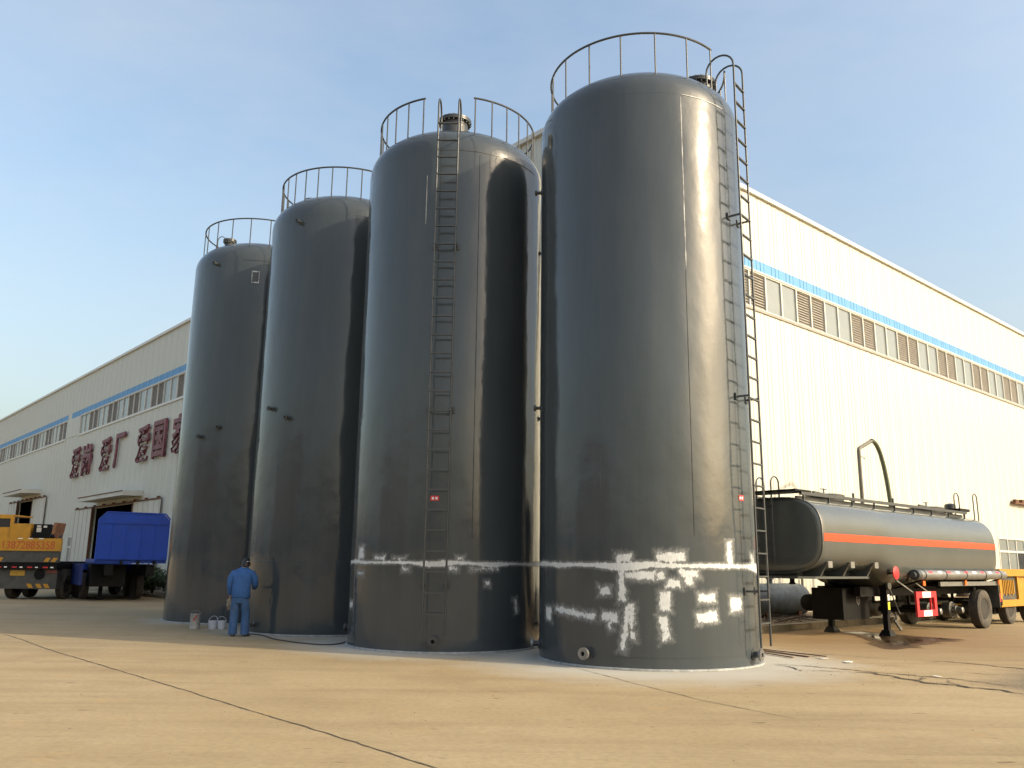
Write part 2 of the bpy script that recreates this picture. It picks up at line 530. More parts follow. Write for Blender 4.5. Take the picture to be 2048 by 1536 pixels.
# loose grit and crumbs of concrete, thicker along the cracks
def grit():
    r = random.Random(21)
    vs, fs = [], []
    lines = [p for c, w in cracks for p in c]
    for i in range(330):
        if i < 190:
            a = r.choice(lines)
            x, y = a[0] + r.gauss(0, .35), a[1] + r.gauss(0, .45)
        else:
            y = 4.6 + 14 * r.random() ** 1.4
            x = r.uniform(-.62, .62) * y
        if any((x - tx) ** 2 + (y - ty) ** 2 < 4.2 for tx, ty in TANKS):
            continue
        q = r.uniform(.003, .008) if i >= 190 else r.uniform(.003, .009)
        o = len(vs)
        vs += [(x + q * r.uniform(.7, 1.5), y, q * .4), (x, y + q * r.uniform(.7, 1.4), q * .4), (x - q * r.uniform(.7, 1.5), y, q * .4), (x, y - q * r.uniform(.7, 1.4), q * .4), (x, y, q * r.uniform(.8, 1.3)), (x, y, 0.001)]
        for k in range(4):
            fs += [(o + k, o + (k + 1) % 4, o + 4), (o + (k + 1) % 4, o + k, o + 5)]
    o = MB().add(vs, fs).build('grit', 'crack')
    o['kind'] = 'stuff'
    tag(o, 'loose dark grit and crumbs scattered over the yard concrete', 'grit')
grit()

# puddle: wet mud and shallow water in the low spot, thinning out raggedly at its rim
def puddle():
    P = np.array([(8.3, 22.6), (8.45, 21.3), (8.01, 19.6), (7.62, 18.4), (7.68, 17.85), (8.0, 17.8), (8.49, 18.3), (9.2, 19.1),
         (10.6, 20.4), (10.3, 20.9), (9.89, 21.2), (9.55, 21.9), (9.1, 22.8)])
    def sd(p):
        d, ins = 1e9, False
        n = len(P)
        for i in range(n):
            a, b = P[i], P[(i + 1) % n]
            t = max(0, min(1, np.dot(p - a, b - a) / np.dot(b - a, b - a)))
            d = min(d, np.hypot(*(p - a - t * (b - a))))
            if (a[1] > p[1]) != (b[1] > p[1]) and p[0] < (b[0] - a[0]) * (p[1] - a[1]) / (b[1] - a[1]) + a[0]:
                ins = not ins
        return d if ins else -d
    vs, fs, cv = [], [], []
    nx, ny = 46, 64
    for j in range(ny + 1):
        for i in range(nx + 1):
            p = np.array([6.8 + 4.6 * i / nx, 17.0 + 6.5 * j / ny])
            vs.append((p[0], p[1], .0075))
            cv.append(max(-1.2, min(1.0, sd(p) / .35)))
    for j in range(ny):
        for i in range(nx):
            a = j * (nx + 1) + i
            fs.append((a, a + 1, a + nx + 2, a + nx + 1))
    me = bpy.data.meshes.new('puddle')
    me.from_pydata(vs, [], fs)
    me.attributes.new('cov', 'FLOAT', 'POINT').data.foreach_set('value', cv)
    m, nt, b = new_mat('shallow muddy water')
    geo = nd(nt, 'ShaderNodeNewGeometry')
    mp = nd(nt, 'ShaderNodeMapping', {'Vector': geo.outputs['Position'], 'Scale': (1, .55, 1)})
    n1 = noise(nt, mp.outputs[0], 1.7, 6, .65)
    at = nd(nt, 'ShaderNodeAttribute', attribute_name='cov')
    s_ = math_(nt, 'ADD', at.outputs['Fac'], math_(nt, 'MULTIPLY', math_(nt, 'SUBTRACT', n1, .5), 3.2))
    nt.links.new(mixc(nt, ramp(nt, s_, .1, 1.0), (0.12, 0.068, 0.028), (0.045, 0.027, 0.013)), b.inputs['Base Color'])
    nt.links.new(ramp(nt, s_, .3, 1.3, .8, .12), b.inputs['Roughness'])
    b.inputs['Specular IOR Level'].default_value = 0.35
    nt.links.new(ramp(nt, s_, -.25, .35, 0, .93), b.inputs['Alpha'])
    return structure(link('puddle', me, m))
puddle()

# ------------------------------------------------------------------ factory building
# local +X runs along the sunlit wall, local +Y along the shaded wall
fac = thing('factory_building', 'long cream factory hall with blue stripe and high window strip behind the tanks', 'building', FCO, BROT)
fac.scale = (FSC, FSC, FSC)
EAVE, WZ0, WZ1, BZ1 = 15.22, 10.76, 12.22, 12.67
LLEN, RLEN = 104.0, 52.0
clad_cache = {}

def clad_mesh(w, z0, z1, key):
    k = (round(w, 3), round(z0, 3), round(z1, 3), key)
    if k in clad_cache:
        return clad_cache[k]
    # profile along x, ribs standing out towards -y
    prof = [(0.0, 0.0)]
    nr = max(1, round(w / 0.5))
    for i in range(nr):
        c = (i + 0.5) * w / nr
        prof += [(c - .05, 0), (c - .025, -.016), (c + .025, -.016), (c + .05, 0)]
    prof += [(w - .028, 0.0), (w - .022, .03), (w - .006, .03), (w - .001, 0.0)]
    n = len(prof)
    vs = [(x, y, z0) for x, y in prof] + [(x, y, z1) for x, y in prof] + [(0, .08, z0), (w, .08, z0), (0, .08, z1), (w, .08, z1)]
    fs = [(i, i + 1, n + i + 1, n + i) for i in range(n - 1)]
    b = 2 * n
    fs += [(b, b + 2, b + 3, b + 1), (0, n, b + 2, b), (n - 1, b + 1, b + 3, 2 * n - 1)]
    fs += [tuple(range(n)) + (b + 1, b), tuple(range(n, 2 * n)) + (b + 3, b + 2)]
    me = MB().add(vs, fs).mesh('cladding_panel')
    me.materials.append(MAT['blue_band'] if key == 'blue' else MAT['clad'])
    clad_cache[k] = me
    return me

def clad_wall(side, length, openings, key='clad', z0=-.1, z1=WZ0, gaps=()):
    """openings: (s0, s1, za, zb) cut out of this band"""
    cuts = sorted({0.0, length} | {o[0] for o in openings} | {o[1] for o in openings} | {g for q in gaps for g in q})
    for a, b in zip(cuts[:-1], cuts[1:]):
        if any(g[0] <= a + 1e-4 and b - 1e-4 <= g[1] for g in gaps):
            continue
        n = max(1, round((b - a) / 1.02))
        w = (b - a) / n
        for i in range(n):
            s = a + i * w
            zs = [(z0, z1)]
            for o in openings:
                if o[0] <= s + w / 2 <= o[1]:
                    nz = []
                    for p, q in zs:
                        if o[2] > p + .01:
                            nz.append((p, min(q, o[2])))
                        if o[3] < q - .01:
                            nz.append((max(p, o[3]), q))
                    zs = nz
            for p, q in zs:
                me = clad_mesh(w, p, q, key)
                nm = 'blue_panel' if key == 'blue' else 'cladding_panel'
                if side == 'R':
                    link(nm, me, None, fac, (s, 0, 0))
                else:
                    link(nm, me, None, fac, (0, s + w, 0), (0, 0, -math.pi / 2))

D1 = (37.8, 46.07, 5.0)
D2 = (63.1, 68.5, 6.4)
RW = (29.95, 33.6, 1.45, 3.22)
LW = (50.2, 51.85, 1.25, 3.2)
clad_wall('R', RLEN, [RW])
clad_wall('R', RLEN, [], 'blue', WZ1, BZ1)
clad_wall('R', RLEN, [], 'clad', BZ1, EAVE)
clad_wall('L', LLEN, [(D1[0], D1[1], -1, D1[2]), (D2[0], D2[1], -1, D2[2]), LW])
clad_wall('L', LLEN, [], 'clad', BZ1, EAVE)
clad_wall('L', LLEN, [], 'blue', WZ1, BZ1, gaps=[(54.85, 55.85)])
clad_wall('L', LLEN - 2, [], 'clad', WZ1, BZ1, gaps=[(0, 54.85), (55.85, LLEN - 2)])
MB().box(-.03, .1, 52.3, 55.9, WZ0, WZ1).build('wall_pier', 'clad', fac)
MB().box(.09, RLEN, LLEN - .2, LLEN, 0, EAVE).box(RLEN - .2, RLEN, .1, LLEN - .2, 0, EAVE).build('rear_wall', 'roof', fac)
MB().box(.1, RLEN - .2, .1, LLEN - .2, 15.0, 15.1).build('roof', 'roof', fac)
MB().box(-.12, RLEN, -.12, .1, EAVE, EAVE + .16).box(-.12, .1, .1, LLEN, EAVE, EAVE + .16).build('coping', 'alu', fac)
MB().box(-.05, .02, -.05, .02, 0, EAVE - .02).build('corner_trim', 'white', fac)
MB().box(-.06, RLEN, -.05, .0, WZ0 - .10, WZ0).build('window_sill', 'louvre', fac)
MB().box(-.07, .0, 0.2, 52.3, WZ0 - .12, WZ0 - .02).box(-.07, .0, 55.9, LLEN, WZ0 - .12, WZ0 - .02).build('window_sill', 'alu', fac)
MB().box(.02, RLEN, -.04, .0, WZ1 - .03, WZ1 + .03).build('window_head', 'alu', fac)
MB().box(-.04, .0, .02, 52.3, WZ1 - .03, WZ1 + .03).box(-.04, .0, 55.9, LLEN, WZ1 - .03, WZ1 + .03).build('window_head', 'alu', fac)

PW = 1.08
pane_me = MB().box(.03, PW - .03, .045, .06, WZ0 + .03, WZ1 - .05).mesh('pane')
pane_me.materials.append(MAT['glass'])
lv = MB()
for i in range(13):
    z = WZ0 + .08 + i * .104
    lv.add([(.03, .03, z), (PW - .03, .03, z), (PW - .03, .075, z + .085), (.03, .075, z + .085),
            (.03, .036, z - .006), (PW - .03, .036, z - .006), (PW - .03, .081, z + .079), (.03, .081, z + .079)],
           [(0, 1, 2, 3), (7, 6, 5, 4), (0, 4, 5, 1), (2, 6, 7, 3), (0, 3, 7, 4), (1, 5, 6, 2)])
lv.box(.03, PW - .03, .085, .095, WZ0 + .02, WZ1 - .04)
louvre_me = lv.mesh('louvre')
louvre_me.materials.append(MAT['louvre'])
fr = MB()
for x in (0, PW, 2 * PW):
    fr.box(x - (.035 if x else 0), x + (.035 if x < 2 * PW - .01 else 0), -.012, .07, WZ0 + .002, WZ1 - .032)
fr.box(.002, 2 * PW - .002, -.008, .066, WZ0 + .004, WZ0 + .05).box(.002, 2 * PW - .002, -.008, .066, WZ1 - .08, WZ1 - .034)
frame_me = fr.mesh('window_frame')
frame_me.materials.append(MAT['alu'])

def window_pair(side, s, kind):
    if side == 'R':
        loc, rot = (s, 0, 0), (0, 0, 0)
    else:
        loc, rot = (0, s + 2 * PW, 0), (0, 0, -math.pi / 2)
    f = link('window', frame_me, None, fac, loc, rot)
    for k in range(2):
        if kind == 'pane':
            link('pane', pane_me, None, f, (k * PW, 0, 0))
        else:
            link('louvre', louvre_me, None, f, (k * PW, 0, 0))

s, kd = 9.45 - 4 * 2 * PW, 0
while s + 2 * PW < RLEN - .3:
    window_pair('R', s, ('pane', 'louvre')[kd % 2])
    s += 2 * PW
    kd += 1
s, kd = 52.25 - 2 * PW, 0
while s > .2:
    window_pair('L', s, ('pane', 'louvre')[kd % 2])
    s -= 2 * PW
    kd += 1
s, kd = 55.95, 1
while s + 2 * PW < LLEN - .3:
    window_pair('L', s, ('pane', 'louvre')[kd % 2])
    s += 2 * PW
    kd += 1
MB().box(.12, .14, .3, LLEN - .3, WZ0, WZ1).box(.3, RLEN - .3, .12, .14, WZ0, WZ1).build('window_backing', 'roof', fac)

def big_window(side, w, nx):
    s0, s1, za, zb = w
    W = s1 - s0
    zm = za + (zb - za) * .62
    m = MB()
    for i in range(nx + 1):
        x = W * i / nx
        m.box(x - .03, x + .03, -.03, .06, za, zb)
    m.box(.03, W - .03, -.028, .05, za - .02, za + .05).box(.03, W - .03, -.028, .05, zb - .05, zb + .02).box(.03, W - .03, -.028, .05, zm - .05, zm + .05)
    loc, rot = ((s0, 0, 0), (0, 0, 0)) if side == 'R' else ((0, s1, 0), (0, 0, -math.pi / 2))
    f = m.build('window', 'alu', fac, loc=loc, rot=rot)
    for i in range(nx):
        for a, b in ((za + .05, zm - .05), (zm + .05, zb - .05)):
            dark = (side == 'R' and i == nx - 1 and a < zm - .3)
            MB().box(W * i / nx + .03, W * (i + 1) / nx - .03, .02, .03, a, b).build('pane', 'dark_glass' if dark else 'glass', f)
big_window('R', RW, 3)
big_window('L', LW, 2)

def sliding_doors(s0, s1, ztop, leaf_l, leaf_r, can):
    for a, b in (leaf_l, leaf_r):
        d = MB().box(-.2, -.12, a, b, .12, ztop + .02).build('sliding_door', 'cream_door', fac)
        n = max(2, round((b - a) / .9))
        m = MB()
        for i in range(n + 1):
            y = a + (b - a) * i / n
            m.box(-.225, -.2, max(a, y - .02), min(b, y + .02), .12, ztop)
        m.build('door_rib', 'cream_door', d)
        MB().box(-.24, -.11, (a if a > s1 - 1 else b) - .05, (a if a > s1 - 1 else b) + .05, .12, ztop + .05).build('door_edge', 'rust', d)
    t = MB().box(-.26, -.08, leaf_r[0], leaf_l[1], ztop + .03, ztop + .1).build('door_track', 'rust', fac)
    for k in range(9):
        y = leaf_r[0] + .3 + k * (leaf_l[1] - leaf_r[0] - .6) / 8
        MB().box(-.24, -.1, y - .12, y + .12, ztop + .1, ztop + .2).build('track_bracket', 'rust', t)
    a, b, dep, zc = can
    c = MB()
    c.add([(0, a, zc), (0, b, zc), (-dep, b, zc - .1), (-dep, a, zc - .1), (0, a, zc - .34), (0, b, zc - .34), (-dep, b, zc - .36), (-dep, a, zc - .36)],
          [(0, 1, 2, 3), (7, 6, 5, 4), (0, 4, 5, 1), (2, 6, 7, 3), (0, 3, 7, 4), (1, 5, 6, 2)])
    co = c.build('door_canopy', 'cream_door', fac)
    MB().box(-dep - .03, -dep - .002, a - .03, b + .03, zc - .13, zc - .07).build('canopy_edge', 'rust', co)
sliding_doors(D1[0], D1[1], D1[2], (46.07, 50.07), (33.3, 37.8), (36.8, 45.9, 1.2, 5.72))
sliding_doors(D2[0], D2[1], D2[2], (68.5, 71.6), (59.2, 63.1), (61.6, 68.2, 1.45, 7.2))
trk = MB().box(32.2, 40, -.28, -.06, 5.05, 5.14).build('door_track', 'rust', fac)
for k in range(8):
    MB().box(32.35 + k * .95, 32.75 + k * .95, -.26, -.1, 5.14, 5.28 + .04 * (k % 2)).build('track_bracket', 'rust', trk)
dp = MB().tube([(10.65, -.1, 1.25), (10.65, -.1, .2)], .045, 8).build('down_pipe', 'pipe', fac, True)
for s in (20.0,):
    MB().tube([(s + .0, -.1, EAVE - .2), (s, -.1, .2)], .05, 8)

# maroon slogan characters standing off the shaded wall
def text_mesh(body, extrude, offset=0.0):
    c = bpy.data.curves.new('text', 'FONT')
    c.body = body
    c.extrude = extrude
    c.offset = offset
    o = bpy.data.objects.new('text', c)
    COL.objects.link(o)
    bpy.context.view_layer.update()
    me = bpy.data.meshes.new_from_object(o.evaluated_get(bpy.context.evaluated_depsgraph_get()))
    bpy.data.objects.remove(o)
    bpy.data.curves.remove(c)
    me.materials.clear()
    return me

def fit_mesh(me, w, h):
    co = np.array([v.co[:] for v in me.vertices])
    lo, hi = co.min(0), co.max(0)
    for v in me.vertices:
        v.co.x = (v.co.x - (lo[0] + hi[0]) / 2) / (hi[0] - lo[0]) * w
        v.co.y = (v.co.y - (lo[1] + hi[1]) / 2) / (hi[1] - lo[1]) * h
    return me

slog = thing('wall_slogan', 'row of maroon metal characters on the shaded factory wall below the window strip', 'sign', FCO, BROT)
slog.scale = (FSC, FSC, FSC)
LETM = Matrix(((0, 0, -1, 0), (-1, 0, 0, 0), (0, 1, 0, 0), (0, 0, 0, 1)))
for ch, s, w in (('爱', 51.7, 2.05), ('岗', 48.95, 1.95), ('爱', 44.65, 2.05), ('厂', 41.75, 1.95), ('爱', 37.25, 2.05), ('国', 34.45, 2.0), ('家', 31.3, 2.05)):
    me = fit_mesh(text_mesh(ch, .06, .022), w, 2.25)
    me.transform(LETM)
    link('character', me, 'maroon', slog, (-.16, s, 8.585))

# planting strip and kerb in front of the sunlit wall
kb = MB()
x = 1.2
while x < 34:
    L = 0.98
    dz = rng.uniform(-.012, .012)
    dy = rng.uniform(-.015, .015)
    me = MB().box(0, L, -.12, .12, 0, .17).mesh('kerb_stone')
    if x == 1.2:
        kerb = thing('kerb', 'worn concrete kerb edging the soil strip behind the tanker', 'kerb', BCO, BROT)
    link('kerb_stone', me, 'kerb', kerb, (x, -3.85 + dy, dz), (0, 0, rng.uniform(-.01, .01)))
    x += 1.0
structure(MB().add([(0.2, -3.74, .12), (34, -3.74, .12), (34, -.86, .16), (.2, -.86, .16)], [(0, 1, 2, 3)]).build('soil_strip', 'soil', loc=BCO, rot=(0, 0, BROT)))
lkerb = thing('kerb', 'low concrete kerb under the shrubs near the blue trailer', 'kerb', BCO, BROT)
for i in range(32):
    MB().box(-3.72, -3.5, 16 + i, 16.98 + i, 0, .14).build('kerb_stone', 'kerb', lkerb)
structure(MB().add([(-3.5, 16, .11), (-.95, 16, .13), (-.95, 33.2, .13), (-3.5, 33.2, .11)], [(0, 1, 2, 3)]).build('soil_strip', 'soil', loc=BCO, rot=(0, 0, BROT)))

# ------------------------------------------------------------------ storage tanks
def cyl(az, rad, z):
    a = R_(az)
    return Vector((rad * math.sin(a), -rad * math.cos(a), z))

DH, DE = 0.90, 2.5      # head depth and fullness

def dome_z(r):
    return TZ + DH * max(0, 1 - (r / TR) ** DE) ** (1 / DE)

def strip_arc(az0, az1, rad, z0, z1, n, nz, cov):
    """curved skin piece with a coverage attribute"""
    vs, fs, cv = [], [], []
    for j in range(nz + 1):
        for i in range(n + 1):
            u, w = i / n, j / nz
            p = cyl(az0 + (az1 - az0) * u, rad, z0 + (z1 - z0) * w)
            vs.append(p)
            cv.append(cov(u, w))
    for j in range(nz):
        for i in range(n):
            a = j * (n + 1) + i
            fs.append((a, a + 1, a + n + 2, a + n + 1))
    return vs, fs, cv

def cov_mesh(name, vs, fs, cv):
    me = bpy.data.meshes.new(name)
    me.from_pydata([tuple(p) for p in vs], [], fs)
    at = me.attributes.new('cov', 'FLOAT', 'POINT')
    at.data.foreach_set('value', cv)
    me.polygons.foreach_set('use_smooth', [True] * len(me.polygons))
    return me

def patch_cov(az, z, P):
    best = -4.0
    for (a0, z0, hw, hh, rot) in P:
        u, w = R_(az - a0) * TR, z - z0
        if abs(u) > hw + hh + .3 or abs(w) > hw + hh + .3:
            continue
        cr, sr = math.cos(R_(rot)), math.sin(R_(rot))
        u, w = u * cr - w * sr, u * sr + w * cr
        d = max(abs(u) - hw, abs(w) - hh)
        best = max(best, min(1.7, -d / .034))
    return best

def nozzle(parent, az, z, rp=.045, rf=.085, L=.16, pale=False):
    base = cyl(az, TR - .03, z)
    d = cyl(az, 1, 0)
    m = MB().lathe([(rp * 1.9, .03), (rp * 1.9, .045), (rp, .05), (rp, L)], 18, axis_m(base, d), cap=False)
    nz = m.build('nozzle', 'steel_dark', parent, True)
    f = MB().lathe([(rp * .72, L + .028), (rp * .72, L - .01), (rf, L - .01), (rf, L + .03), (rp * 1.25, L + .03), (rp * 1.25, L + .036), (rp * .72, L + .036), (rp * .72, L + .02)], 20, axis_m(base, d), cap=False)
    f.build('flange', 'galv' if pale else 'steel_dark', nz, True)
    MB().lathe([(.001, L - .002), (rp * .8, L - .002)], 16, axis_m(base, d), cap=False).build('bore', 'black', nz)

def manhole(parent, az, r, neck, rad=.27):
    c = cyl(az, r, 0)
    z0 = dome_z(r) - .2
    zt = dome_z(r) + neck
    M = Matrix.Translation((c.x, c.y, 0))
    nk = MB().lathe([(rad, z0), (rad, zt - .06)], 28, M).build('manhole', 'steel_dark', parent, True)
    fl = MB().lathe([(rad + .07, zt - .075), (rad + .07, zt - .04)], 28, M).lathe([(rad + .07, zt - .033), (rad + .07, zt)], 28, M).build('flange', 'steel_dark', nk, True)
    bt = MB()
    for i in range(20):
        a = 2 * math.pi * i / 20
        bt.lathe([(.014, zt - .11), (.014, zt + .025)], 6, M @ Matrix.Translation(((rad + .04) * math.cos(a), (rad + .04) * math.sin(a), 0)))
    bt.build('bolts', 'galv', nk)

rung_me = None
def ladder(parent, az, off=.2, hw=.205, zb=.33, first=.70, n=27, step=.3705):
    global rung_me
    a = R_(az)
    nrm, tan = Vector((math.sin(a), -math.cos(a), 0)), Vector((math.cos(a), math.sin(a), 0))
    m = MB()
    for sd in (-1, 1):
        q = nrm * (TR + off) + tan * (hw * sd)
        pts = [q + Vector((0, 0, zb)), q + Vector((0, 0, 5)), q + Vector((0, 0, 10.72))]
        # hooped top returning to the dome
        rr = .27
        for k in range(1, 10):
            t = math.pi * k / 10
            pts.append(q - nrm * (rr * (1 - math.cos(t))) + Vector((0, 0, 10.72 + rr * math.sin(t))))
        e = q - nrm * (2 * rr)
        pts.append(e + Vector((0, 0, 10.72)))
        pts.append(e + Vector((0, 0, dome_z((e.x ** 2 + e.y ** 2) ** .5) - .02)))
        m.tube(pts, .019, 8)
    ld = m.build('ladder', 'steel_dark', parent, True, 60)
    if rung_me is None:
        rung_me = MB().box(-hw, hw, -.022, .022, -.012, .012).mesh('rung')
        rung_me.materials.append(MAT['steel_dark'])
    for i in range(n):
        link('rung', rung_me, None, ld, nrm * (TR + off) + Vector((0, 0, first + i * step)), (0, 0, a))
    for z in (1.2, 4.45, 7.75):
        for sd in (-1, 1):
            q = nrm * (TR - .01) + tan * (hw * sd)
            b = MB().bar(q + Vector((0, 0, z)), q + nrm * (off + .01) + Vector((0, 0, z)), .03, .03)
            b.bar(q + Vector((0, 0, z)), q + nrm * .02 + Vector((0, 0, z)), .12, .12)
            b.build('ladder_bracket', 'steel_dark', ld)
    return ld

def railing(parent, a0, a1, npost, zr=11.17, rr=1.74):
    n = 110
    pts = [cyl(a0 + (a1 - a0) * i / n, rr, zr) for i in range(n + 1)]
    rl = MB().tube(pts, .021, 8).build('railing', 'steel_dark', parent, True)
    me = MB().tube([(0, 0, dome_z(rr) - .03), (0, 0, zr - .005)], .015, 8).mesh('railing_post', True)
    me.materials.append(MAT['steel_dark'])
    for i in range(npost):
        az = a0 + 1.2 + (a1 - a0 - 2.4) * i / (npost - 1)
        p = cyl(az, rr, 0)
        link('railing_post', me, None, rl, (p.x, p.y, 0))

shell_prof = [(TR, 0.0)] + [(TR, z) for z in (1.6, 4.0, 7.0, TZ)]
shell_me = MB().lathe(shell_prof, 192, cap=False).mesh('shell', True, 60)
shell_me.materials.append(MAT['tank_grey'])
head_prof = [(TR * math.cos(t) ** (2 / DE), TZ + DH * math.sin(t) ** (2 / DE)) for t in [math.pi / 2 * i / 40 for i in range(40)]] + [(.004, TZ + DH)]
head_me = MB().lathe(head_prof, 192).mesh('head', True, 60)
head_me.materials.append(MAT['tank_grey'])
ring_me = MB().lathe([(TR - .01, 0.004), (TR + .035, .004), (TR + .035, .03), (TR + .004, .034), (TR - .01, .034)], 160, cap=False).mesh('base_ring', True)
ring_me.materials.append(MAT['weld'])
hseam_me = MB().lathe([(TR - .002, TZ - .012), (TR + .0016, TZ - .005), (TR + .0014, TZ + .006), (TR - .006, TZ + .02)], 192, cap=False).mesh('head_seam', True, 60)
hseam_me.materials.append(MAT['tank_grey'])
pseam_me = MB().lathe([(TR - .002, 1.592), (TR + .0035, 1.597), (TR + .0035, 1.603), (TR - .002, 1.608)], 192, cap=False).mesh('plate_seam', True, 60)
pseam_me.materials.append(MAT['tank_grey'])

labels = ['farthest dark grey storage tank, with a chalked square near its top, beside the blue trailer',
          'dark grey storage tank behind the standing worker, second from the left end of the row',
          'dark grey storage tank with a ladder down its front and a capped manhole neck',
          'nearest and largest looking grey storage tank, sunlit, with white primer patches low down']

def seam_line(parent, az, z0, z1, w=.012, mat='weld_dark', name='weld_seam'):
    hh = .002 if mat == 'tank_grey' else .006
    r = random.Random(int(az * 10) + int(z0 * 7))
    vs, fs = [], []
    n = max(4, int((z1 - z0) / .12))
    for i in range(n + 1):
        z = z0 + (z1 - z0) * i / n
        ww = math.degrees(w * r.uniform(.6, 1.3) / 2 / TR)
        vs += [cyl(az - ww, TR + .0015, z), cyl(az, TR + .001 + hh, z), cyl(az + ww, TR + .0015, z)]
    for i in range(n):
        for k in (0, 1):
            fs.append((3 * i + k, 3 * i + k + 1, 3 * i + k + 4, 3 * i + k + 3))
    MB().add(vs, fs).build(name, mat, parent, True)

tanks = []
for k, (tx, ty) in enumerate(TANKS):
    t = thing('storage_tank', labels[k], 'storage tank', (tx, ty, 0), 0, 'row of four storage tanks')
    tanks.append(t)
    link('shell', shell_me, None, t)
    link('head', head_me, None, t)
    link('base_ring', ring_me, None, t)
    link('head_seam', hseam_me, None, t)
    link('plate_seam', pseam_me, None, t)
T1, T2, T3, T4 = tanks
railing(T1, -160, 165, 19)
railing(T2, -160, 165, 28)
railing(T3, 14.5, 340.5, 27)
railing(T4, 72, 405, 17)
ladder(T3, -1.2)
ladder(T4, 52, .22, .205)
manhole(T1, -37, 1.25, .17, .12)
manhole(T2, -62, 1.0, .14, .15)
manhole(T3, 0, 1.05, .30, .29)
manhole(T4, 62, 1.25, .22, .29)
hp = cyl(-44, 1.42, 0)
MB().tube([hp + Vector((.11 * math.cos(t), 0, dome_z(1.42) + .2 + .14 * math.sin(t))) for t in [math.pi * i / 10 for i in range(11)]], .012, 6).tube([hp + Vector((.11, 0, dome_z(1.42) - .05)), hp + Vector((.11, 0, dome_z(1.42) + .2))], .012, 6).tube([hp + Vector((-.11, 0, dome_z(1.42) - .05)), hp + Vector((-.11, 0, dome_z(1.42) + .2))], .012, 6).build('lifting_hoop', 'steel_dark', T1, True)
for t, az, z, big in ((T1, -24.7, 4.86, 0), (T1, -8.6, 5.1, 0), (T1, -24.4, 9.78, 0), (T2, -40.2, 5.11, 0), (T2, -23.7, 4.85, 0),
                      (T2, -25.2, 9.70, 0), (T2, -43.5, .2, 0), (T3, -1.5, .22, 1), (T3, -96, .28, 1), (T3, 84, 8.3, 0), (T3, 84, 4.6, 0),
                      (T4, -38.7, .22, 2), (T4, 51.7, .2, 2), (T4, -93, .22, 2), (T4, -97, 8.9, 0), (T4, -97, 4.5, 0)):
    nozzle(t, az, z, .05 if big else .032, .095 if big else .058, .15 if big else .13, big == 2)
# vertical plate welds
seam_line(T4, 14.4, 6.6, 9.8, .02, 'weld')
seam_line(T4, 14.2, 2.06, 6.55, .012)
seam_line(T4, -31, 2.1, 9.8, .008, 'tank_grey')
seam_line(T3, 18, 2.06, 9.8, .014)
seam_line(T3, -13.9, 8.25, 9.3, .012, 'weld')
seam_line(T2, 36, 1.65, 9.8, .010, 'tank_grey')
seam_line(T1, 20, 1.65, 9.8, .010, 'tank_grey')

def ring_seam(parent, a0, a1, z, mat):
    v, f, c = strip_arc(a0, a1, TR + .0075, z - .008, z + .008, 40, 1, lambda u, w: 0)
    MB().add(v, f).build('weld_seam', mat, parent, True)
ring_seam(T3, 4, 64, TZ, 'weld_dark')
ring_seam(T4, 15, 44, TZ, 'weld')
ring_seam(T1, 0, 40, TZ, 'weld_dark')
P4 = [(-19.9, 1.71, 0.116, 0.06, 0), (2.5, 1.73, 0.221, 0.07, 0), (34.5, 1.82, 0.06, 0.175, 0), (55.9, 1.71, 0.08, 0.085, 0), (-20.9, 1.42, 0.046, 0.085, 0), (-12.6, 1.44, 0.234, 0.06, 0), (-2.5, 1.46, 0.049, 0.065, 0), (11.2, 1.48, 0.152, 0.055, 0), (10.7, 1.38, 0.057, 0.07, 0), (3.3, 1.32, 0.11, 0.055, 0), (-29.3, 1.19, 0.091, 0.055, 0), (-21.0, 1.19, 0.05, 0.16, 0), (-68.4, 0.78, 0.11, 0.10, 0), (-48.3, 0.83, 0.46, 0.045, 5), (-27.0, 0.79, 0.13, 0.065, 5), (-19.6, 0.63, 0.042, 0.34, 9), (-16.5, 0.81, 0.036, 0.18, 0), (-16.1, 0.52, 0.034, 0.055, 0), (-1.0, 1.05, 0.08, 0.14, 0), (-1.4, 0.64, 0.06, 0.175, -8), (19.7, 1.1, 0.148, 0.06, -5), (19.4, 0.81, 0.18, 0.075, -8), (38.0, 1.0, 0.14, 0.11, 0), (-27.0, 0.64, 0.03, 0.05, -25)]
P3 = [(-54.1, 1.77, 0.12, 0.13, 0), (-36.5, 1.68, 0.15, 0.05, 0), (-22.9, 1.67, 0.138, 0.02, 0), (11.6, 1.68, 0.07, 0.045, 0), (-18.4, 1.48, 0.075, 0.05, 0), (8.3, 1.5, 0.079, 0.045, 0), (25.9, 1.5, 0.302, 0.03, 0), (-54.0, 1.39, 0.14, 0.035, 0), (27.6, 1.23, 0.04, 0.045, 0), (47.6, 0.83, 0.055, 0.14, -15), (-66.9, 0.79, 0.13, 0.07, 0)]
for t, L in ((T4, P4), (T3, P3)):
    r = random.Random(5 if t is T3 else 9)
    ph = [r.uniform(0, 6) for _ in range(6)]
    def cov(u, w, ph=ph, L=L):
        az, z = -105 + 200 * u, .2 + 1.85 * w
        zc = z - 1.6
        q = R_(az) * TR
        up = .012 + .03 * max(0, math.sin(q * 4.1 + ph[0]) * math.sin(q * 1.7 + ph[1]))
        dn = .016 + .07 * max(0, math.sin(q * 3.3 + ph[2]) * math.sin(q * 1.3 + ph[3]))
        d = (zc - up) if zc > 0 else (-zc - dn)
        band = max(-4.0, min(2.4, .9 - d / .018 if d > 0 else .9 - d / .01))
        return max(band, patch_cov(az, z, L)) - (.55 if L is P3 else 0)
    vs_, fs_, cv_ = strip_arc(-105, 95, TR + .0045, .2, 2.05, 400, 100, cov)
    link('primer_paint', cov_mesh('primer_paint', vs_, fs_, cv_), 'tank_patch', t)
